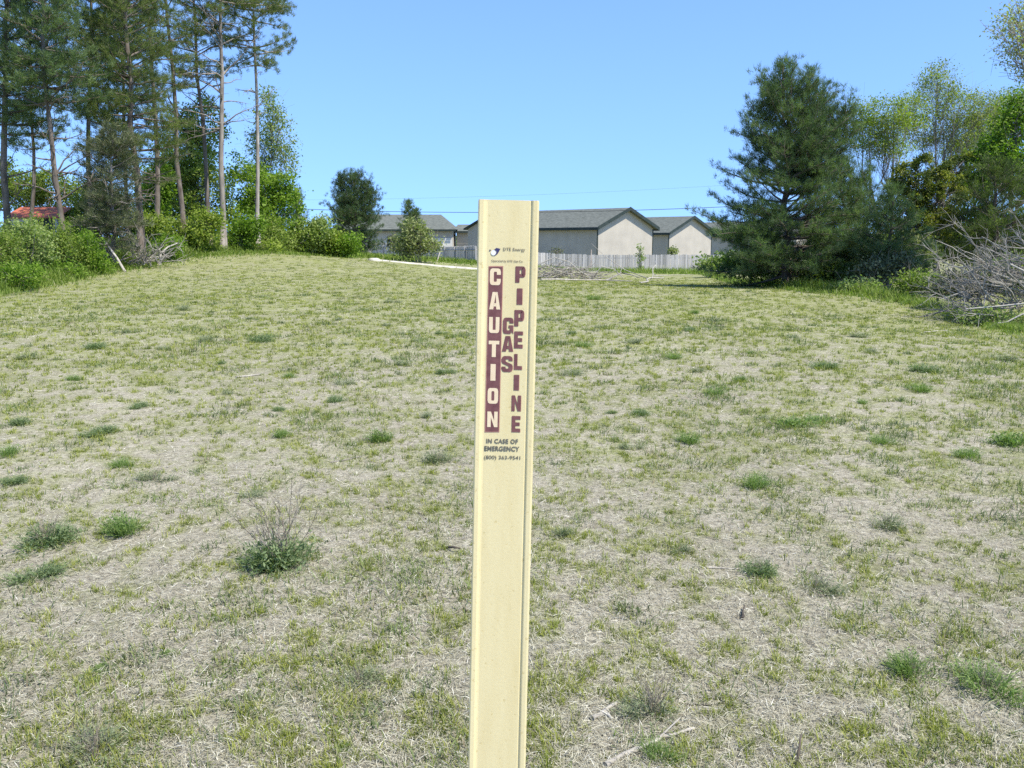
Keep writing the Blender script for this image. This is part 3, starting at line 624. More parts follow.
# mid distance
pine('pine_tree', 'lone dark pine left of the buildings', 355, 72, 354, 6.4, [(0,1.8),(.2,2.6),(.5,2.5),(.8,1.7),(1,.4)], .01, .12, mat='pine_blue', whorl=.24, limbs=6, det=1.5, leaders=[(.3,-1.0,0,.97),(.35,1.0,.2,.88)], e_low=-4, dens=1.4, tint=.3, seed=21)
pine('pine_tree', 'small conifer poking up behind the weathered fence left of the post', 409, 90, 408, 5.8, [(0,1.3),(.3,1.6),(.6,1.2),(1,.1)], .05, .10, mat='pine_blue', whorl=.24, limbs=7, det=1.8, dens=1.3, tint=.55, leaders=[(.4,.7,0,.85)])
leafy('shrub', 'pale olive willow bush in front of the weathered fence', 418, 66, [(416,238,15,14,0),(404,247,12,9,0),(430,245,12,10,0),(412,226,9,8,0)], 'leaf_willow', n=150, per=24, leaf=.13, clus=.42, stems=5, cat='shrub', r0=.07, extra_twigs=1)
leafy('shrub', 'small grey-brown bare bush left of the willow bush at the fence', 393, 76, [(393,243,9,7,0)], 'pine_brown', n=40, per=14, leaf=.12, clus=.3, stems=4, cat='shrub', r0=.04, extra_twigs=2)
leafy('sapling', 'thin green sapling standing in front of the board fence below the large barn', 640, 79.0, [(640,250,3.5,7,0),(641,262,3.5,8,0)], 'leaf_pale', n=30, per=12, leaf=.10, clus=.25, stems=2, cat='sapling', r0=.03, split=.1)
leafy('shrub', 'round green bush peeping over the board fence before the second barn', 674, 88, [(674,252,4.5,4.5,0)], 'leaf_willow', n=26, per=16, leaf=.13, clus=.3, stems=3, cat='shrub', r0=.04)
leafy('shrub', 'faint brushy bush behind the fence against the dark barn wall', 556, 86, [(556,252,7,4,0)], 'pine_brown', n=24, per=8, leaf=.10, clus=.3, stems=4, cat='shrub', r0=.03, extra_twigs=2)

# --- right group
pine('pine_tree', 'largest pine, a broad blue-green tree with several tops right of the barns', 788, 33, 782, 7.85, [(0,2.7),(.12,3.3),(.25,3.3),(.38,2.9),(.5,2.3),(.68,2.1),(.83,1.5),(.93,.7),(1,.2)], .01, .16, mat='pine_blue', whorl=.25, limbs=6, det=.98, leaders=[(.5,.6,.2,.975),(.35,2.0,-.2,.80),(.5,-1.2,.3,.82),(.4,1.4,.9,.88)], e_low=-8, e_top=62, nn=10, dens=1.05, tint=.45, seed=6, low=.65)
pine('pine_tree', 'second pine leaning against the right side of the largest pine', 846, 34, 842, 4.9, [(0,1.9),(.2,2.2),(.5,1.7),(.8,.9),(1,.1)], .03, .12, mat='pine_blue', whorl=.23, limbs=6, det=1.05, e_low=-6, tint=.5, nn=10, leaders=[(.4,.7,.3,.9)], seed=8, low=.8)
pine('pine_tree', 'low spreading pine between the second pine and the grey brush pile', 888, 31, 890, 3.4, [(0,1.2),(.25,1.7),(.6,1.3),(1,.15)], .06, .10, mat='pine_blue', whorl=.26, limbs=6, det=1.0, e_low=-5, tint=.5, nn=11, seed=9, low=.7)
leafy('cedar_tree', 'dark cedar with yellow-tipped sprays behind the grey brush pile', 925, 35, [(915,180,24,24,0),(940,195,26,30,0),(905,205,20,26,0),(955,172,16,18,1),(925,228,34,22,0)], 'cedar', n=420, per=80, leaf=.052, clus=.17, r0=.12, tint=(.0,1.0), solid=.55)
pine('pine_tree', 'dark pine behind the brush pile at the right edge of the photo', 995, 33, 992, 4.7, [(0,1.8),(.3,2.2),(.6,1.8),(.85,1.0),(1,.1)], .05, .14, mat='pine', whorl=.28, limbs=6, det=1.1, e_low=0, tint=.25, nn=10)
leafy('locust_tree', 'airy half-leafed tree with flat pale crown just right of the largest pine', 892, 46, [(886,118,26,22,0),(868,135,20,18,0),(912,112,18,20,1),(890,145,24,14,0),(860,110,10,12,0)], 'leaf_young', bark='bark_grey', n=280, per=44, leaf=.062, clus=.40, r0=.16, stems=2, extra_twigs=2, tint=(.2,.8), clear_trunk=.45, twig_r=.008)
leafy('locust_tree', 'tallest airy tree, its pointed half-leafed crown left of the bright green tree', 936, 48, [(936,92,20,26,0),(960,108,22,20,0),(925,130,24,18,1),(968,135,24,18,0),(990,110,18,18,0),(938,72,9,12,0)], 'leaf_airy', bark='bark_grey', n=380, per=38, leaf=.060, clus=.42, r0=.18, stems=3, extra_twigs=2, tint=(.1,.7), clear_trunk=.45, twig_r=.008)
leafy('locust_tree', 'airy yellow-green tree overlapping the tallest one at the right edge', 985, 52, [(985,125,24,16,0),(1010,110,20,22,0),(960,150,20,12,0)], 'leaf_young', bark='bark_grey', n=240, per=40, leaf=.062, clus=.42, r0=.16, stems=2, extra_twigs=2, clear_trunk=.45)
leafy('maple_tree', 'bright fresh green tree at the right edge above the brush pile', 1012, 36, [(1005,150,24,26,0),(985,165,20,20,0),(1020,115,20,22,0),(975,185,20,14,0),(1030,180,26,22,0)], 'leaf_bright', bark='bark_grey', n=420, per=40, leaf=.075, clus=.32, r0=.12, tint=(.2,.9), solid=.2)
leafy('cherry_tree', 'blossoming tree whose pale branches reach in at the top right corner', 1105, 27, [(1060,20,52,40,0),(1022,45,28,20,0),(1075,80,50,34,1),(1012,26,20,26,-1),(1022,62,18,18,0),(1100,-30,60,40,0),(1120,40,50,50,0)], 'leaf_blossom', bark='bark_grey', n=620, per=26, leaf=.045, clus=.28, r0=.18, extra_twigs=2, tint=(.2,.9), sag=.2)
# right undergrowth
GR = 'undergrowth below the right-hand trees'
for px, Y, lob, mt, lab in [
 (835,32,[(832,272,24,11,0),(812,276,16,9,0)],'leaf_mid','green scrub at the foot of the second pine'),
 (880,29.5,[(878,270,24,11,0),(898,264,16,10,0)],'pine_brown','brown twiggy scrub below the low spreading pine'),
 (925,26,[(922,282,26,10,0)],'leaf_mid','low green scrub in front of the brush pile, left side'),
 (860,28.5,[(858,286,22,5,0)],'leaf_pale','pale grassy scrub before the brown twiggy scrub'),
 (965,22.5,[(955,285,26,13,0),(985,280,24,18,0)],'pine_brown','brown twiggy scrub inside the grey brush pile'),
 (1020,22,[(1015,275,26,22,0)],'leaf_mid','green scrub growing through the right end of the grey brush pile'),
 (990,19.0,[(985,318,26,8,0),(1018,322,20,8,0)],'leaf_pale','low dusty weeds in front of the grey brush pile'),
 (960,37,[(955,232,34,32,0),(990,235,30,36,0)],'leaf_mid','dark thicket filling the space behind the grey brush pile'),
 (1030,37,[(1025,235,30,36,0)],'leaf_mid','dark thicket at the right edge behind the brush pile'),
 (850,40,[(840,262,30,16,0),(870,255,26,18,0)],'leaf_mid','dark scrub behind the second pine'),
 (780,40,[(775,264,26,12,0),(748,264,14,10,0)],'leaf_mid','dark scrub behind the foot of the largest pine'),
 (905,38,[(900,252,26,20,0)],'leaf_mid','dark scrub between the low spreading pine and the cedar'),
 (930,33,[(916,250,18,16,0)],'leaf_willow','pale green bush poking out left of the grey brush pile'),
 (755,35,[(752,262,22,14,0),(733,264,14,9,0)],'leaf_mid','dark scrub at the left foot of the largest pine'),
 (706,60,[(712,264,14,6,0),(730,262,10,7,0)],'leaf_pale','pale brushy weeds between the fence end and the largest pine'),
]:
    area = sum(l[2]*l[3] for l in lob)
    leafy('shrub', lab, px, Y, lob, mt, n=int(34+area*.16), per=26, leaf=.0022*Y, clus=.009*Y, r0=.04, stems=5, cat='shrub', group=GR, twig_r=.007, solid=.3, extra_twigs=1)

# ------------------------------------------------------------------ brush piles
def sprig(mb, p, d, L, r, lev=2, k=5, wob=.14, up=0.0, nsub=5, tints=(.2, .8)):
    B = curve(p, d, L, k, wob, up); mb.tube(B, np.linspace(r, r*.35, k), 5 if lev > 1 else 4 if lev else 3, rs.uniform(*tints))
    if lev > 0:
        for _ in range(nsub):
            f = rs.uniform(.2, 1); q, qd = along(B, f)
            sprig(mb, q, qd+rs.normal(size=3)*.55+np.array([0, 0, up]), L*rs.uniform(.3, .55)*(1.15-f*.4), r*.5, lev-1, k, wob*1.1, up, max(2, nsub-1))
def wood_mat(name, a, b):
    m, nt, bs = newmat(name); at = nt.nodes.new('ShaderNodeAttribute'); at.attribute_name = 'tint'
    r = ramp(nt, [(0, a), (1, b)]); nt.links.new(at.outputs['Fac'], r.inputs[0]); nt.links.new(r.outputs[0], bs.inputs['Base Color']); bs.inputs['Roughness'].default_value = .9
    return m
M['brush'] = wood_mat('grey_brushwood', (.10,.09,.078), (.42,.395,.35))
M['brush_pale'] = wood_mat('bleached_brushwood', (.16,.145,.125), (.46,.43,.385))
# right pile
b0 = gp(1000, 19.5); root = tag(thing('brush_pile', 'large tangled grey heap of dead branches at the right edge below the dark trees', 'brush pile', b0))
mb = MB()
for i in range(130):
    s0 = np.array([rs.uniform(-.35, 3.0), rs.uniform(-.6, 1.2), rs.uniform(.05, 1.4)]); s0[2] *= min(1, .45+.35*max(s0[0]+.4, 0))*1.25
    az = rs.normal(math.pi, .55) if rs.rand() < .7 else rs.uniform(0, 6.28); el = rs.uniform(-.12, .75)
    sprig(mb, s0, [math.cos(az)*math.cos(el), .7*math.sin(az)*math.cos(el), math.sin(el)], rs.uniform(.8, 1.9), rs.uniform(.008, .030), 2, nsub=5, up=.03)
V = None
mb.flush(); VV = np.concatenate(mb.V); VV[:, 2] = np.where(VV[:, 2] < .02, .02+np.abs(VV[:, 2])*.15, VV[:, 2]); mb.V = [VV]
mb.build('branches', M['brush'], root)
mb = MB()
for x0, z0, x1, z1, yy, r in [(2.2,.15,-.35,1.35,-.5,.045),(2.6,.55,-1.3,.42,-.7,.03),(1.6,.2,.3,1.9,-.2,.03),(2.6,.9,.9,2.2,.2,.035),(.1,.3,-.9,.05,-.9,.02)]:
    t = np.linspace(0, 1, 6)[:, None]; P = np.array([x0, yy, z0])*(1-t)+np.array([x1, yy-.3, z1])*t; P[1:-1] += rs.normal(size=(4, 3))*.06; mb.tube(P, np.linspace(r, r*.4, 6), 6, rs.uniform(.5, 1))
mb.build('limb', M['brush_pale'], root)
# middle pile
b0 = gp(568, 49); root = thing('brush_pile', 'low heap of bleached branches in front of the board fence right of the post', 'brush pile', b0)
mb = MB()
for i in range(150):
    s0 = np.array([rs.uniform(-2.6, 1.8), rs.uniform(-.8, .8), rs.uniform(.05, .8)]); s0[2] *= np.clip(1-(s0[0]+.6)**2/7, .2, 1); az = rs.choice([0, math.pi])+rs.normal()*.6; el = rs.uniform(-.1, .35)
    sprig(mb, s0, [math.cos(az)*math.cos(el), math.sin(az)*math.cos(el), math.sin(el)], rs.uniform(.6, 1.5), rs.uniform(.012, .032), 1, nsub=4)
for P in ([(-1.6,-.9,.9),(-.8,-.9,1.25),(0,-.9,1.0),(.6,-.9,.5),(1.2,-.8,.15)], [(1.2,-.6,.1),(1.8,-.6,.75),(2.5,-.6,.6),(3.0,-.6,.1)]):
    mb.tube(np.array(P), np.linspace(.035, .018, len(P)), 6, .8)
mb.flush(); VV = np.concatenate(mb.V); VV[:, 2] = np.maximum(VV[:, 2], .01); mb.V = [VV]
mb.build('branches', M['brush_pale'], root)
def lying(name, label, cat, pts_px, r, mat='deadpale', lift=None, taper=.5, forks=0, group=None):
    """a stick or log resting along ground points seen at these pixels"""
    P = np.array([ground_hit(*p) for p in pts_px]); o = P[0].copy(); o[2] = float(ground_z(o[:1], o[1:2])[0])
    n_ = max(6, len(P)*3); t = np.linspace(0, 1, n_); s_ = np.linspace(0, 1, len(P))
    Q = np.stack([np.interp(t, s_, P[:, i]) for i in range(3)], 1); Q[:, 2] = ground_z(Q[:, 0], Q[:, 1])+r*.8
    LL = np.linalg.norm(Q[-1]-Q[0]); Q[1:-1, :2] += rs.normal(size=(n_-2, 2))*LL*.012
    if lift: Q[:, 2] += np.interp(t, np.linspace(0, 1, len(lift)), lift)
    mb = MB(); Q = Q-o; rr = r*(1-(1-taper)*t)*(1+.15*rs.normal(size=n_)); mb.tube(Q, np.maximum(rr, r*.25), 7, .6)
    for _ in range(forks):
        q, qd = along(Q, rs.uniform(.25, .8)); B = curve(q, qd+rs.normal(size=3)*[.5,.5,.15], LL*rs.uniform(.2, .4), 4, .12); B[:, 2] = np.maximum(B[:, 2], B[0, 2]*.6); mb.tube(B, np.linspace(r*.55, r*.2, 4), 5, .6)
    ob = mb.build(name, M[mat], None, True); ob.location = tuple(o); return tag(ob, label, cat, group)
lying('log', 'long pale log along the foot of the bleached branch heap', 'log', [(541,280),(600,281),(632,282)], .05, 'deadpale')
lying('dead_branch', 'forked white dead branch lying right of the bleached branch heap', 'branch', [(640,284),(650,281),(664,279)], .05, 'deadpale', lift=(0,.15,.05), forks=3)
lying('dead_branch', 'thin pale branch tilted up beside the forked white branch', 'branch', [(652,279),(655,277)], .035, 'deadpale', lift=(0,.5,1.0))
lying('dead_branch', 'thin grey limbs strewn between the branch heap and the forked branch', 'branch', [(606,281),(622,278),(640,280)], .05, 'deadwood', lift=(0,.3,.1), forks=4)
# wood-edge brush heap (left)
b0 = gp(130, 41); root = thing('brush_pile', 'grey heap of dead branches under the dark thicket at the wood edge', 'brush pile', b0); mb = MB()
for i in range(34):
    az = rs.uniform(0, 6.28); el = rs.uniform(0, 1.1); sprig(mb, [rs.uniform(-1, 1.6), rs.uniform(-.6, .6), rs.uniform(0, .5)], [math.cos(az)*math.cos(el), math.sin(az)*math.cos(el), math.sin(el)], rs.uniform(.8, 1.9), .03, 1, nsub=4)
mb.flush(); VV = np.concatenate(mb.V); VV[:, 2] = np.maximum(VV[:, 2], .01); mb.V = [VV]
mb.build('branches', M['brush'], root)
def freestick(name, label, cat, P, r, mat='deadpale', base_px=None):
    P = np.array(P); o = P[0].copy(); mb = MB(); mb.tube(P-o, np.linspace(r, r*.45, len(P)), 6, .7); ob = mb.build(name, M[mat], None, True); ob.location = tuple(o); return tag(ob, label, cat)
freestick('dead_branch', 'grey bare limb slanting down to the grass in front of the wood edge brush', 'branch', [gp(125,38.5)+[0,0,.0], Wp(117,258,38.7), Wp(106,243,39.4), Wp(97,230,40.2)], .06, 'deadpale')
freestick('dead_branch', 'pale crooked branch sticking out right of the wood edge brush', 'branch', [gp(160,42)+[0,0,.05], Wp(161,253,42), Wp(168,247,42.2), Wp(178,243,42.6)], .06, 'deadpale')
freestick('dead_pole', 'thin pole leaning on the weathered fence left of the post', 'pole', [gp(437,70), Wp(440,252,70.5), Wp(446,238,71.5)], .05, 'deadpale')

# ------------------------------------------------------------------ fences
M['fence'] = wood_mat('weathered_boards', (.30,.29,.28), (.55,.53,.52))
def board_fence(name, label, pts, H):
    """pts: ground points (x,y); boards 14 cm wide on two rails"""
    P0 = pts[0]; o = thing(name, label, 'fence', P0); mb = MB(); rl = MB(); post = []
    for a, b in zip(pts[:-1], pts[1:]):
        a = np.array(a); b = np.array(b); L = np.hypot(*(b-a)[:2]); t = (b-a)/L; ang = math.atan2(t[1], t[0]); R = np.array(Matrix.Rotation(ang, 3, 'Z'))
        n_ = int(L/.155)
        for i in range(n_):
            c = a+t*(i+.5)*L/n_; z = g1(c[0], c[1]); h = H+rs.normal()*.02; w_ = .13
            Rt = R @ np.array(Matrix.Rotation(rs.normal()*.012, 3, 'Y'))
            x = w_/2; v = np.array([(-x,-.011,-.05),(x,-.011,-.05),(x,-.011,h-.04),(x*.5,-.011,h),(-x*.5,-.011,h),(-x,-.011,h-.04)]); v2 = v.copy(); v2[:, 1] = .011
            V = np.vstack([v, v2]) @ Rt.T + np.array([c[0], c[1], z]) - P0
            tn = np.clip(rs.normal(.5, .28), 0, 1)
            mb.add(V, [[0,1,2,5],[6,11,8,7],[0,6,7,1],[0,5,11,6],[1,7,8,2]], tn); mb.F.append(np.array([[5,2,3,4],[11,10,9,8],[2,8,9,3],[5,4,10,11],[3,9,10,4]])+mb.n-12); mb.T.append(np.full(5, tn))
        m_ = max(2, int(L/2.4)+1)
        for i in range(m_):
            c = a+t*i*L/(m_-1); post.append((c, R))
        for i in range(m_-1):
            c0 = a+t*i*L/(m_-1); c1 = a+t*(i+1)*L/(m_-1); z0 = g1(*c0[:2]); z1 = g1(*c1[:2]); nrm = np.array([-t[1], t[0]])
            for hh in (.35, H-.3):
                q0 = np.array([*(c0[:2]+nrm*.035), z0+hh])-P0; q1 = np.array([*(c1[:2]+nrm*.035), z1+hh])-P0; rl.tube(np.array([q0, q1]), [.04, .04], 4)
    mb.build('boards', M['fence'], o); rl.build('rails', M['fence'], o)
    for c, R in post:
        pb = MB(); n_ = R @ np.array([0, .10, 0]); z = g1(*c[:2]); pb.box([0, 0, H/2-.05], [.09, .09, H+.02], R); q = pb.build('post', M['fence'], o); q.location = tuple(np.array([c[0]+n_[0], c[1]+n_[1], z])-P0)
cA = gp(372, 104); cB = gp(477, 73)
board_fence('board_fence', 'shaded grey board fence running back to the left behind the willow bush', [cB, gp(420, 88), cA], 1.45)
board_fence('board_fence', 'sunlit weathered board fence below the barns, right of the post', [cB+np.array([.12,0,0]), gp(545, 81), gp(640, 81), gp(735, 82), gp(800, 84)], 1.58)
ob = MB(); ob.tube([(0,0,-.1),(0,0,2.0)], [.05,.05], 8); o = ob.build('pole', M['bark_grey'], None, True); o.location = tuple(gp(591, 79.5)); tag(o, 'slim grey pole rising above the fence in front of the large barn corner', 'pole')
# kerb strip
_a = gp(376, 62.5); _b = gp(478, 61.0); P = []
for _t in np.linspace(0, 1, 14):
    _q = _a*(1-_t)+_b*_t; _q[2] = g1(_q[0], _q[1])+.06; P.append(_q)
mb = MB(); o0 = P[0].copy(); Q = np.array(P)-o0; n_ = len(Q)
conc = noise_mat('pale_concrete', (.36,.34,.29), (.66,.63,.56), 2, .9, .3)
V = []; 
for q in Q:
    V += [q+np.array([0,-.22,-.12]), q+np.array([0,-.04,.04]), q+np.array([0,.11,.04]), q+np.array([0,.11,-.12])]
F = [[i*4+j, i*4+(j+1)%4, (i+1)*4+(j+1)%4, (i+1)*4+j] for i in range(n_-1) for j in range(4)]
mb.add(V, F); mb.F.append(np.array([[0,1,2,3],[(n_-1)*4+3,(n_-1)*4+2,(n_-1)*4+1,(n_-1)*4]])); mb.T.append(np.full(2,.5))
ob = mb.build('kerb', conc); ob.location = tuple(o0); tag(ob, 'long low white concrete kerb crossing the grass left of the post', 'kerb')
rk = MB(); 
th = np.linspace(0, 2*math.pi, 9)[:-1]; V = []
for z, s_ in ((-.05,.42),(.06,.44),(.14,.36),(.19,.2)):
    V += [(s_*math.cos(a)*rs.uniform(.85,1.1), s_*.6*math.sin(a), z) for a in th]
F = [[k*8+i, k*8+(i+1)%8, (k+1)*8+(i+1)%8, (k+1)*8+i] for k in range(3) for i in range(8)]; rk.add(V, F); rk.F.append(np.array([list(range(24,32))])); rk.T.append(np.array([.5]))
ob = rk.build('boulder', conc, None, True); ob.location = tuple(gp(374, 61)); tag(ob, 'pale flat boulder at the left end of the white kerb', 'boulder')

# ------------------------------------------------------------------ buildings
M['siding'] = noise_mat('grey_tan_siding', (.40,.365,.34), (.46,.425,.395), 4, .8)
def siding_mat(name, base, rib):
    m, nt, b = newmat(name); tc = nt.nodes.new('ShaderNodeTexCoord'); sx = nt.nodes.new('ShaderNodeSeparateXYZ'); nt.links.new(tc.outputs['Object'], sx.inputs[0])
    n = nt.nodes.new('ShaderNodeTexNoise'); n.inputs['Scale'].default_value = .6; n.inputs['Detail'].default_value = 6; nt.links.new(tc.outputs['Object'], n.inputs['Vector'])
    r = ramp(nt, [(.3, tuple(x*.88 for x in base)), (.7, tuple(min(1, x*1.08) for x in base))]); nt.links.new(n.outputs['Fac'], r.inputs[0]); nt.links.new(r.outputs[0], b.inputs['Base Color'])
    ad = nt.nodes.new('ShaderNodeMath'); ad.operation = 'ADD'; nt.links.new(sx.outputs['X'], ad.inputs[0]); nt.links.new(sx.outputs['Y'], ad.inputs[1])
    mu = nt.nodes.new('ShaderNodeMath'); mu.operation = 'MULTIPLY'; mu.inputs[1].default_value = rib; nt.links.new(ad.outputs[0], mu.inputs[0])
    si = nt.nodes.new('ShaderNodeMath'); si.operation = 'SINE'; nt.links.new(mu.outputs[0], si.inputs[0])
    bp = nt.nodes.new('ShaderNodeBump'); bp.inputs['Strength'].default_value = .12; bp.inputs['Distance'].default_value = .01; nt.links.new(si.outputs[0], bp.inputs['Height']); nt.links.new(bp.outputs[0], b.inputs['Normal'])
    b.inputs['Roughness'].default_value = .75; return m
M['siding'] = siding_mat('ribbed_tan_siding', (.42,.385,.335), 20)
M['shingle'] = noise_mat('grey_green_shingles', (.09,.10,.088), (.155,.168,.150), 2.5, .9, .3, (1,1,3))
M['trim'] = noise_mat('dark_green_trim', (.02,.032,.028), (.038,.05,.045), 2, .6)
M['white_wall'] = noise_mat('pale_wall', (.60,.58,.55), (.70,.68,.65), 1, .8)
M['red_roof'] = siding_mat('red_metal_roof', (.46,.13,.075), 14)
def barn(name, label, corner, eave_z, W, L, rise, ang_g, mats=('siding','shingle','trim'), over=.55, door=False):
    """corner: near corner; gable wall runs right/away at ang_g, long wall runs left/away at ang_g+90"""
    root = thing(name, label, 'building', corner); root.rotation_euler = (0, 0, ang_g)
    h = eave_z-corner[2]; zb = -.6
    mb = MB()   # walls; local x along the gable, y along the long side
    v = [(0,0,zb),(W,0,zb),(W,0,h),(W/2,0,h+rise),(0,0,h),(0,L,zb),(W,L,zb),(W,L,h),(W/2,L,h+rise),(0,L,h)]
    mb.add(v, [[0,5,9,4],[1,2,7,6]]); mb.F.append(np.array([[0,4,3,2,1],[5,6,7,8,9]])); mb.T.append(np.full(2,.5))
    mb.build('wall', M[mats[0]], root)
    s_ = rise/(W/2); ex = over; th = .16
    rf = MB()
    for sg in (0, 1):
        x0, z0 = -ex, h-ex*s_; xm, zm = W/2, h+rise
        a = np.array([(x0,-ex,z0+.03),(xm,-ex,zm+.03),(xm,L+ex,zm+.03),(x0,L+ex,z0+.03)]); b_ = a.copy(); b_[:, 2] += th
        V = np.vstack([a, b_]); 
        if sg: V[:, 0] = W-V[:, 0]
        rf.add(V, [[0,3,2,1],[4,5,6,7],[0,1,5,4],[2,3,7,6],[3,0,4,7]])
    rf.build('roof', M[mats[1]], root)
    tm = MB()
    for yy in (-ex-.025, L+ex+.025):
        for sg in (0, 1):
            x0, z0 = -ex-.02, h-ex*s_-.12; xm, zm = W/2, h+rise-.12
            V = np.array([(x0,yy-.02,z0),(xm,yy-.02,zm),(xm,yy-.02,zm+.40),(x0,yy-.02,z0+.40),(x0,yy+.02,z0),(xm,yy+.02,zm),(xm,yy+.02,zm+.40),(x0,yy+.02,z0+.40)])
            if sg: V[:, 0] = W-V[:, 0]
            tm.add(V, [[0,1,2,3],[4,7,6,5],[0,4,5,1],[3,2,6,7],[0,3,7,4]])
    for xx in (-ex-.05, W+ex+.05):
        tm.box([xx, L/2, h-ex*s_+.0], [.06, L+2*ex, .26])
    for xx in (0, W): tm.box([xx, -.012, h/2-.1], [.16, .06, h-.25])
    tm.build('trim', M[mats[2]], root)
    return root, h
A45 = math.radians(45)
cor = gp(597, 100); barn('barn', 'large grey-tan barn with sunlit gable right of the post', cor, CAMZ+1.45, 10.4, 18.5, 2.05, A45)
cor = gp(668, 125); barn('barn', 'second similar barn between the large barn and the largest pine', cor, CAMZ+1.05, 10.9, 20, 2.15, A45)
cor = gp(795, 150); barn('barn', 'farthest barn, mostly hidden behind the largest pine', cor, CAMZ+.9, 11, 34, 2.2, A45)
# wing whose shaded gable shows left of the post
def P2(px, Y): return gp(px, Y)
c0 = P2(468, 94); c1 = P2(502, 91); root = thing('barn', 'grey barn wing with dark raking roof edge hidden mostly behind the post', 'building', c0)
ang = math.atan2(c1[1]-c0[1], c1[0]-c0[0]); root.rotation_euler = (0, 0, ang); Wd = np.hypot(*(c1-c0)[:2]); h = CAMZ+1.15-c0[2]; mb = MB(); L = 2.2
v = [(0,0,-.6),(Wd,0,-.6),(Wd,0,h),(Wd/2,0,h+1.0),(0,0,h),(0,L,-.6),(Wd,L,-.6),(Wd,L,h),(Wd/2,L,h+1.0),(0,L,h)]
mb.add(v, [[0,5,9,4],[1,2,7,6]]); mb.F.append(np.array([[0,4,3,2,1],[5,6,7,8,9]])); mb.T.append(np.full(2,.5)); mb.build('wall', M['siding'], root)
rf = MB()
for sg in (0, 1):
    a = np.array([(-.3,-.35,h-.11),(Wd/2,-.35,h+1.03),(Wd/2,L,h+1.03),(-.3,L,h-.11)]); V = np.vstack([a, a+[0,0,.16]])
    if sg: V[:, 0] = Wd-V[:, 0]
    rf.add(V, [[0,3,2,1],[4,5,6,7],[0,1,5,4],[2,3,7,6],[3,0,4,7]])
rf.build('roof', M['trim'], root)
# long low building
cl = gp(340, 122); root = thing('long_building', 'long low building with grey-green hipped roof left of the post', 'building', cl)
def rel(px, py, Y): return Wp(px, py, Y)-cl
Hh = 230.5
def lowblock(x0, x1, Y, eave, ridge_y, rx0, rx1, dep, zb=-2.2):
    e0 = rel(x0, eave, Y); e1 = rel(x1, eave, Y); z = e0[2]; rz = rel(rx0, ridge_y, Y+dep/2)[2]; r0_ = rel(rx0, ridge_y, Y+dep/2)[0]; r1_ = rel(rx1, ridge_y, Y+dep/2)[0]
    xa, xb = e0[0], e1[0]; ya = Y-cl[1]; yb = ya+dep; o_ = .6
    wl = MB(); wl.add([(xa+o_,ya+o_,zb),(xb-o_,ya+o_,zb),(xb-o_,yb-o_,zb),(xa+o_,yb-o_,zb),(xa+o_,ya+o_,z),(xb-o_,ya+o_,z),(xb-o_,yb-o_,z),(xa+o_,yb-o_,z)], [[0,1,5,4],[1,2,6,5],[2,3,7,6],[3,0,4,7]]); wl.build('wall', M['siding'], root)
    rf = MB(); ym = (ya+yb)/2; v = [(xa,ya,z),(xb,ya,z),(xb,yb,z),(xa,yb,z),(r0_,ym,rz),(r1_,ym,rz)]
    rf.add(v, [[0,1,5,4],[2,3,4,5],[3,2,1,0]]); rf.F.append(np.array([[1,2,5],[3,0,4]])); rf.T.append(np.full(2,.5)); rf.build('roof', M['shingle'], root)
    fs = MB(); fs.box([(xa+xb)/2, ya-.03, z-.14], [xb-xa, .05, .26]); fs.build('fascia', M['trim'], root)
    return xa, xb, ya+o_, z
xa, xb, yw, z = lowblock(330, 456, 122, 229.3, 214.5, 350, 441, 10)
lowblock(452, 480, 126, 231.0, 224.5, 458, 476, 5)
# pale lower wall panels and dark openings
zz = rel(435, 238, 122)[2]
for a_, b2 in ((384, 402), (404, 428), (432, 452)):
    q0 = rel(a_, 240, 122)[0]; q1 = rel(b2, 240, 122)[0]; dm = MB(); dm.box([(q0+q1)/2, yw-.05, (zz-2.2)/2], [q1-q0, .08, zz+2.2]); dm.build('garage_door', M['white_wall'], root)
# red-roofed shed
cs = gp(28, 58); root = thing('shed', 'shed with a red metal roof seen through the bushes at the left', 'shed', cs)
a = Wp(3,217,58)-cs; b_ = Wp(58,217,58)-cs; rt = (Wp(8,207,60.2)-cs)[2]; mb = MB()
x0, x1, ze, D = a[0], b_[0], a[2], 4.4
rf = MB(); v = [(x0,0,ze),(x1,0,ze),(x1,D/2,rt),(x0,D/2,rt),(x1,D,ze),(x0,D,ze)]; v = v+[(q[0],q[1],q[2]-.08) for q in v]
rf.add(v, [[0,1,2,3],[3,2,4,5],[0,6,7,1],[6,9,8,7],[9,11,10,8],[1,7,8,2],[2,8,10,4],[3,9,6,0],[5,11,9,3],[4,10,11,5]]); rf.build('roof', M['red_roof'], root)
wl = MB(); X0, X1 = x0+.25, x1-.25; Z = ze+.02
wl.add([(X0,.35,-.3),(X1,.35,-.3),(X1,D-.35,-.3),(X0,D-.35,-.3),(X0,.35,Z),(X1,.35,Z),(X1,D-.35,Z),(X0,D-.35,Z),(X0,D/2,rt-.12),(X1,D/2,rt-.12)], [[0,1,5,4],[2,3,7,6]]); wl.F.append(np.array([[1,2,6,9,5],[3,0,4,8,7]])); wl.T.append(np.full(2,.5)); wl.build('wall', M['white_wall'], root)
dd = MB(); dd.box([(X0+X1)/2+.8, .33, 1.0], [1.1, .05, 2.0]); dd.build('door', M['trim'], root)

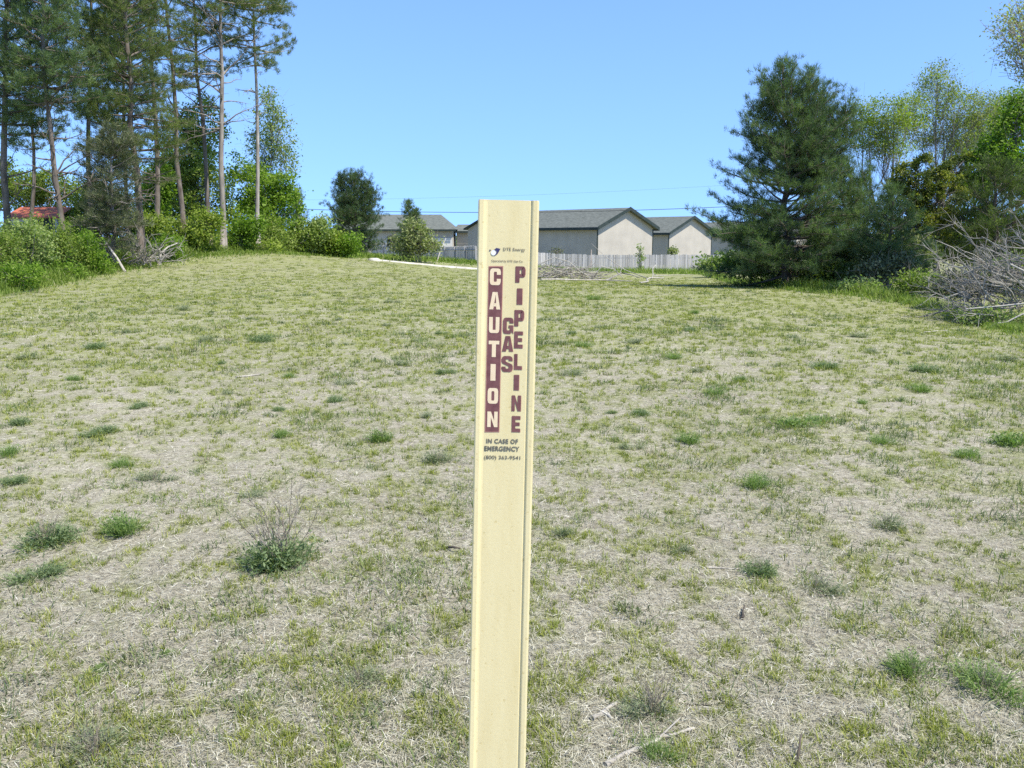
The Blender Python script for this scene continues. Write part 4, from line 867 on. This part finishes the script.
# ------------------------------------------------------------------ overhead wires
M['wire'] = noise_mat('wire', (.03,.035,.04), (.05,.055,.06), 1, .6)
def wire(label, p, q, sag, r):
    p = np.array(p); q = np.array(q); t = np.linspace(0, 1, 24)[:, None]; P = p*(1-t)+q*t; P[:, 2] -= (4*t*(1-t))[:, 0]*sag; mb = MB(); mb.tube(P-p, np.full(24, r), 5)
    o = mb.build('power_line', M['wire']); o.location = tuple(p); tag(o, label, 'power line')
poleA = gp(845, 92); poleB = gp(300, 98)
for cpt, nm in ((poleA, 'wooden utility pole standing behind the largest pine'), (poleB, 'wooden utility pole standing behind the wood')):
    top_ = (Wp(845,174,92) if cpt is poleA else Wp(300,197,98))[2]+.3-cpt[2]
    root = thing('utility_pole', nm, 'utility pole', cpt); mb = MB(); mb.tube([(0,0,-.5),(0,0,top_)], [.15,.11], 8); mb.build('pole', M['bark_grey'], root, True)
wire('lower dark overhead line crossing just above the barn roofs', Wp(300,209,98)+[0,-.2,0], Wp(845,200,92)+[0,-.2,0], .75, .030)
wire('upper faint overhead line above the barns', Wp(300,200,98)+[0,-.2,0], Wp(845,177,92)+[0,-.2,0], .5, .0065)

# ------------------------------------------------------------------ weed clumps in the field
def clump_mesh(kind, seed):
    """unit clump about 1 m wide"""
    global rs
    old = rs; rs = np.random.RandomState(seed); mb = MB(); st = MB()
    N, (e0, e1), L0, w0, mt = {'dark': (480, (.2, 1.4), .40, .013, 'weed'), 'bright': (330, (.5, 1.5), .42, .012, 'weed_bright'),
                          'pale': (300, (.25, 1.45), .42, .010, 'weed_pale'), 'flat': (420, (.1, 1.2), .22, .013, 'weed_bright')}[kind]
    m_ = 7; cx = rs.normal(0, .125, m_); cy = rs.normal(0, .12, m_); cw = rs.dirichlet(np.ones(m_)*1.5); w_i = rs.choice(m_, N, p=cw)
    X = cx[w_i]+rs.normal(0, .075, N); Y = cy[w_i]+rs.normal(0, .075, N); rr = np.hypot(X, Y); a = np.arctan2(Y, X)
    az = a+rs.normal(0, 1.0, N); el = np.clip(rs.uniform(e0, e1, N)-rr*.9, .05, 1.5)
    blades(mb, X, Y, L0*rs.uniform(.45, 1.15, N), w0*rs.uniform(.6, 1.4, N), el, az, np.clip(rs.normal(.5, .22, N), 0, 1), z=np.zeros(N)-.01, curl=.8)
    # leaflets along the blades to give a lumpy outline
    k = N; q = np.stack([X, Y, np.zeros(N)], 1)+np.stack([np.cos(az)*np.cos(el), np.sin(az)*np.cos(el), np.sin(el)], 1)*(L0*rs.uniform(.2, .8, N))[:, None]
    leaves(mb, q, 2 if kind == 'dark' else 1, .04, .020, np.clip(rs.normal(.5, .2, N), 0, 1), .1, 3.0)
    old_, rs = rs, old
    return mb, M[mt]
protos = {}
for kd in ('dark', 'bright', 'pale', 'flat'):
    for s_ in range(3):
        mb, mt = clump_mesh(kd, 40+s_*7+len(kd)); o = mb.build('weed_leaves', mt); me = o.data; bpy.data.objects.remove(o); protos[kd, s_] = me
def stems_mesh(seed, n=26):
    global rs
    old = rs; rs = np.random.RandomState(seed); mb = MB()
    for _ in range(n):
        a = rs.uniform(0, 6.28); el = rs.uniform(.8, 1.5); d = [math.cos(a)*math.cos(el), math.sin(a)*math.cos(el), math.sin(el)]
        B = curve([rs.normal()*.08, rs.normal()*.08, 0], d, rs.uniform(.4, 1.0), 5, .12); mb.tube(B, np.linspace(.006, .003, 5), 3, rs.rand())
        for _ in range(5):
            q, qd = along(B, rs.uniform(.4, 1)); mb.tube(curve(q, qd+rs.normal(size=3)*.5, rs.uniform(.08, .22), 3, .2), [.004, .003, .002], 3, rs.rand())
    rs = old; o = mb.build('dry_stems', M['stems']); me = o.data; bpy.data.objects.remove(o); return me
stem_me = [stems_mesh(3), stems_mesh(5)]
GW = 'weed clumps in the field'
def clump(px, py, wpx, kind, label, stems=0, hs=1.0, group=GW):
    p = ground_hit(px, py); p[2] = float(ground_z(p[:1], p[1:2])[0]); s_ = wpx/FPX*np.linalg.norm(p-[0, 0, CAMZ])
    root = thing('weed_clump', label, 'weed clump', p, group); root.rotation_euler = (0, 0, rs.uniform(0, 6.28)); root.scale = (s_*1.05, s_*1.05, s_*hs*1.35)
    o = bpy.data.objects.new('weed_leaves', protos[kind, rs.randint(3)]); C.objects.link(o); o.parent = root
    if stems:
        o = bpy.data.objects.new('dry_stems', stem_me[rs.randint(2)]); C.objects.link(o); o.parent = root; o.scale = (stems, stems, stems/hs)
    return root
WC = [
 (280,566,84,'dark','largest dark green weed clump, dead brown stems behind it, lower left of the field',.75,.8),
 (48,543,58,'dark','dusky weed clump with upright stalks near the left edge, above the blue-green one',.5,.75),
 (36,577,44,'dark','low blue-green weed clump near the left edge, below the stalky one',0,.6),
 (130,533,52,'bright','loose light green weed clump right of the dusky stalky clump',0,.8),
 (381,441,36,'bright','compact bright weed clump midway between the willow bush and the largest clump',.3,.8),
 (440,463,42,'pale','loose grey-green weed clump just left of the post at lettering height',.3,.8),
 (285,439,25,'bright','small fresh clump left of the compact bright clump',0,.7),
 (122,467,28,'bright','small fresh clump above the loose light green clump at left',0,.6),
 (155,481,38,'pale','greyish spreading clump right of the small fresh clump at left',.3,.5),
 (8,457,26,'bright','bright clump cut by the left edge, the upper of two',0,.8),
 (14,484,28,'dark','dull clump at the left edge, just below the bright one',0,.5),
 (98,436,36,'dark','flat dull clump in the left part of the field above two fresh ones',0,.4),
 (250,500,28,'pale','tiny greyish clump above the largest dark clump',0,.5),
 (690,441,30,'bright','upright bright clump, first right of the post level with its phone number',0,.9),
 (758,490,36,'bright','round bright clump, lower right of the first one right of the post',0,.9),
 (632,448,28,'pale','grey-green clump between the post and the upright bright clump',0,.6),
 (565,536,30,'pale','faint loose clump close to the right side of the post',0,.8),
 (758,576,40,'dark','dusty dark clump directly below the round bright clump',.4,.8),
 (818,590,44,'pale','pale straggly clump right of the dusty dark clump',.4,.7),
 (680,553,24,'pale','small pale clump left of the dusty dark clump',0,.8),
 (886,527,40,'pale','thin straggly clump alone in the right part of the field',.3,.7),
 (805,425,66,'flat','wide flat fresh green patch in the right middle of the field',0,.6),
 (882,444,28,'bright','small fresh clump right of the wide flat patch',0,.6),
 (968,459,32,'bright','dull green clump left of the one cut by the right edge',0,.6),
 (1014,446,54,'flat','bright spreading clump cut by the right edge',0,.9),
 (715,395,26,'bright','small bright clump above the upright one right of the post',0,.8),
 (640,414,24,'dark','small dull clump above the grey-green one right of the post',0,.6),
 (920,392,26,'bright','small bright clump far right in the middle field',0,.7),
 (914,678,52,'bright','leafy green clump at lower right, left of the widest one',.3,.8),
 (985,692,72,'bright','widest green clump in the lower right corner',.3,.6),
 (658,764,40,'bright','green clump cut by the bottom edge right of the post',0,.9),
 (652,715,62,'pale','wispy grey-green clump with tall thin stalks above the driftwood sticks',.7,.7),
 (95,762,74,'pale','wide grey-green clump cut by the bottom edge at left',.5,.6),
 (358,682,56,'pale','pale rosette clump left of the post near the bottom',.3,.5),
 (343,753,28,'flat','yellow-green starry rosette near the bottom left of the post',0,.8),
 (820,368,30,'dark','dull clump in the right far field before the scrub',0,.6),
 (95,676,40,'flat','small flat fresh patch at lower left above the bottom clump',0,.5),
 (170,660,26,'flat','tiny fresh patch right of the small flat patch at lower left',0,.5),
]
for c in WC: clump(*c)
GF = 'far small weed clumps'
far = [(410,345),(880,357),(640,347),(28,425),(125,407),(235,395),(345,402),(345,385),(590,350),(280,412),(60,378),(150,352),(200,340),(335,345),(395,362),(450,380),(570,378),(690,372),(760,358),(930,372),(860,402),(980,395),(600,410),(430,415),
       (300,372),(90,345),(250,318),(330,322),(180,312),(400,322),(450,335),(610,325),(700,335),(780,335),(850,335),(660,360),(740,380),(1000,360),(40,362),(120,330),(220,365),(445,300),(380,300),(590,305),(680,312),(270,345),(20,340),(560,330)]
for i, (a, b) in enumerate(far):
    clump(a+rs.uniform(-14, 14), b+rs.uniform(-5, 5), 12+18*rs.rand()**2, ('dark', 'pale', 'bright')[rs.choice(3, p=[.25,.55,.20])], 'small dull green weed clump, one of many dotted over the middle and far field', 0, rs.uniform(.5, .8), GF)

# ------------------------------------------------------------------ sticks on the ground
lying('stick', 'pale straight stick above the largest dark weed clump', 'stick', [(228,496),(262,497)], .006)
lying('stick', 'long bleached stick in the left middle field', 'stick', [(236,377),(262,374)], .012)
lying('stick', 'thick bleached driftwood piece low right of the post, its upper end split', 'stick', [(592,722),(606,716),(617,711)], .009, forks=1)
lying('stick', 'short pale chip of wood just below the split driftwood piece', 'stick', [(604,717),(612,727)], .007)
lying('stick', 'longest weathered branch at the bottom right of the post, forked', 'branch', [(605,768),(640,755),(665,741),(694,735)], .009, forks=2)
lying('stick', 'small curved dark twig left of the post', 'twig', [(418,514),(424,518),(431,521)], .004, 'darktwig')
lying('stick', 'dark knobbly twig touching the left of the post at mid height', 'twig', [(447,551),(454,556),(461,555)], .007, 'darktwig', lift=(0,.02,.01))
lying('stick', 'tiny black twig at the left edge of the post near the bottom', 'twig', [(464,611),(467,617)], .005, 'darktwig', lift=(0,.01))
lying('stick', 'short dark stub standing in the grass below the dusty dark clump', 'twig', [(742,621),(744,613)], .006, 'darktwig', lift=(0,.015))
lying('stick', 'straight pale stick left of the dusty dark clump', 'stick', [(707,571),(740,569)], .006)
lying('stick', 'black stub at the bottom edge right of the branch', 'twig', [(797,768),(800,752)], .005, 'darktwig', lift=(.0,.04))
lying('stick', 'dark slender twig above the long forked branch', 'twig', [(684,710),(712,711)], .004, 'darktwig')
lying('stick', 'thin twig lying above the loose grey-green clump left of the post', 'twig', [(330,463),(362,457)], .005, 'deadwood')
lying('stick', 'pale stick on the grass in front of the right brush pile', 'stick', [(924,333),(947,331)], .012)
lying('stick', 'long dark stick at the left edge of the lower field', 'twig', [(60,740),(82,729)], .005, 'darktwig')

# ------------------------------------------------------------------ tall grass at the margins
def tall_grass():
    mb = MB(); PX, PY_, = [], []
    edge = [(-60,300,25,.5),(0,292,27,.6),(60,283,32,.65),(100,274,38,.7),(150,264,43,.75),(200,256,49,.7),(260,256,54,.7),(310,257,60,.6),(360,259,66,.55),(420,262,70,.6),(475,264,70,.5),
            (560,274,72,.45),(640,273,74,.6),(700,272,72,.6),(740,284,40,.45),(790,289,31,.5),(850,292,28,.5),(900,298,25,.35),(950,312,21,.25),(1010,335,17,.22),(1080,340,17,.22)]
    X, Y, H = [], [], []
    for (a, b) in zip(edge[:-1], edge[1:]):
        n_ = int((4600 if b[0] < 320 else 2600)*abs(b[0]-a[0])/60)
        t = rs.rand(n_); px = a[0]+(b[0]-a[0])*t; yy = a[2]+(b[2]-a[2])*t; h = a[3]+(b[3]-a[3])*t
        dy = rs.exponential(.06, n_)*yy*rs.choice([1, -.35], n_, p=[.75, .25]); yy = yy+dy
        X.append((px-512)/FPX*(yy*cp+.3)); Y.append(yy); H.append(h*rs.uniform(.35, 1.1, n_)*np.where(dy < 0, .45, 1))
    X = np.concatenate(X); Y = np.concatenate(Y); H = np.concatenate(H); N = len(X)
    # gather into tussocks
    gx = np.round(X/.5+.35*np.sin(Y*7))*.5; X = X*.5+gx*.5+rs.normal(0, .06, N)
    blades(mb, X, Y, H, .0007*Y*rs.uniform(.6, 1.5, N), rs.uniform(.75, 1.5, N), rs.uniform(0, 6.28, N), np.clip(.25+.5*fbm(X*.7, Y*.7)+rs.normal(0, .2, N), 0, 1), curl=.6)
    tag(mb.build('tall_grass', M['tallgrass']), 'uncut tall grass along the wood edge, the fence and the brush', 'grass', kind='stuff')
tall_grass()
# far tree belt, closes the horizon behind the field
def far_wood():
    mb = MB(); P = []
    for i in range(1500):
        th = math.radians(rs.uniform(-50, 50)); r = rs.uniform(230, 290); P.append((r*math.sin(th), r*math.cos(th), rs.uniform(-2, 1.2+1*math.sin(th*17))))
    leaves(mb, np.array(P), 40, 2.6, 1.0, rs.uniform(.2, .7, len(P)), .2)
    tag(mb.build('far_wood', M['leaf_mid']), 'distant belt of trees beyond the buildings', 'woodland', kind='stuff')
far_wood()
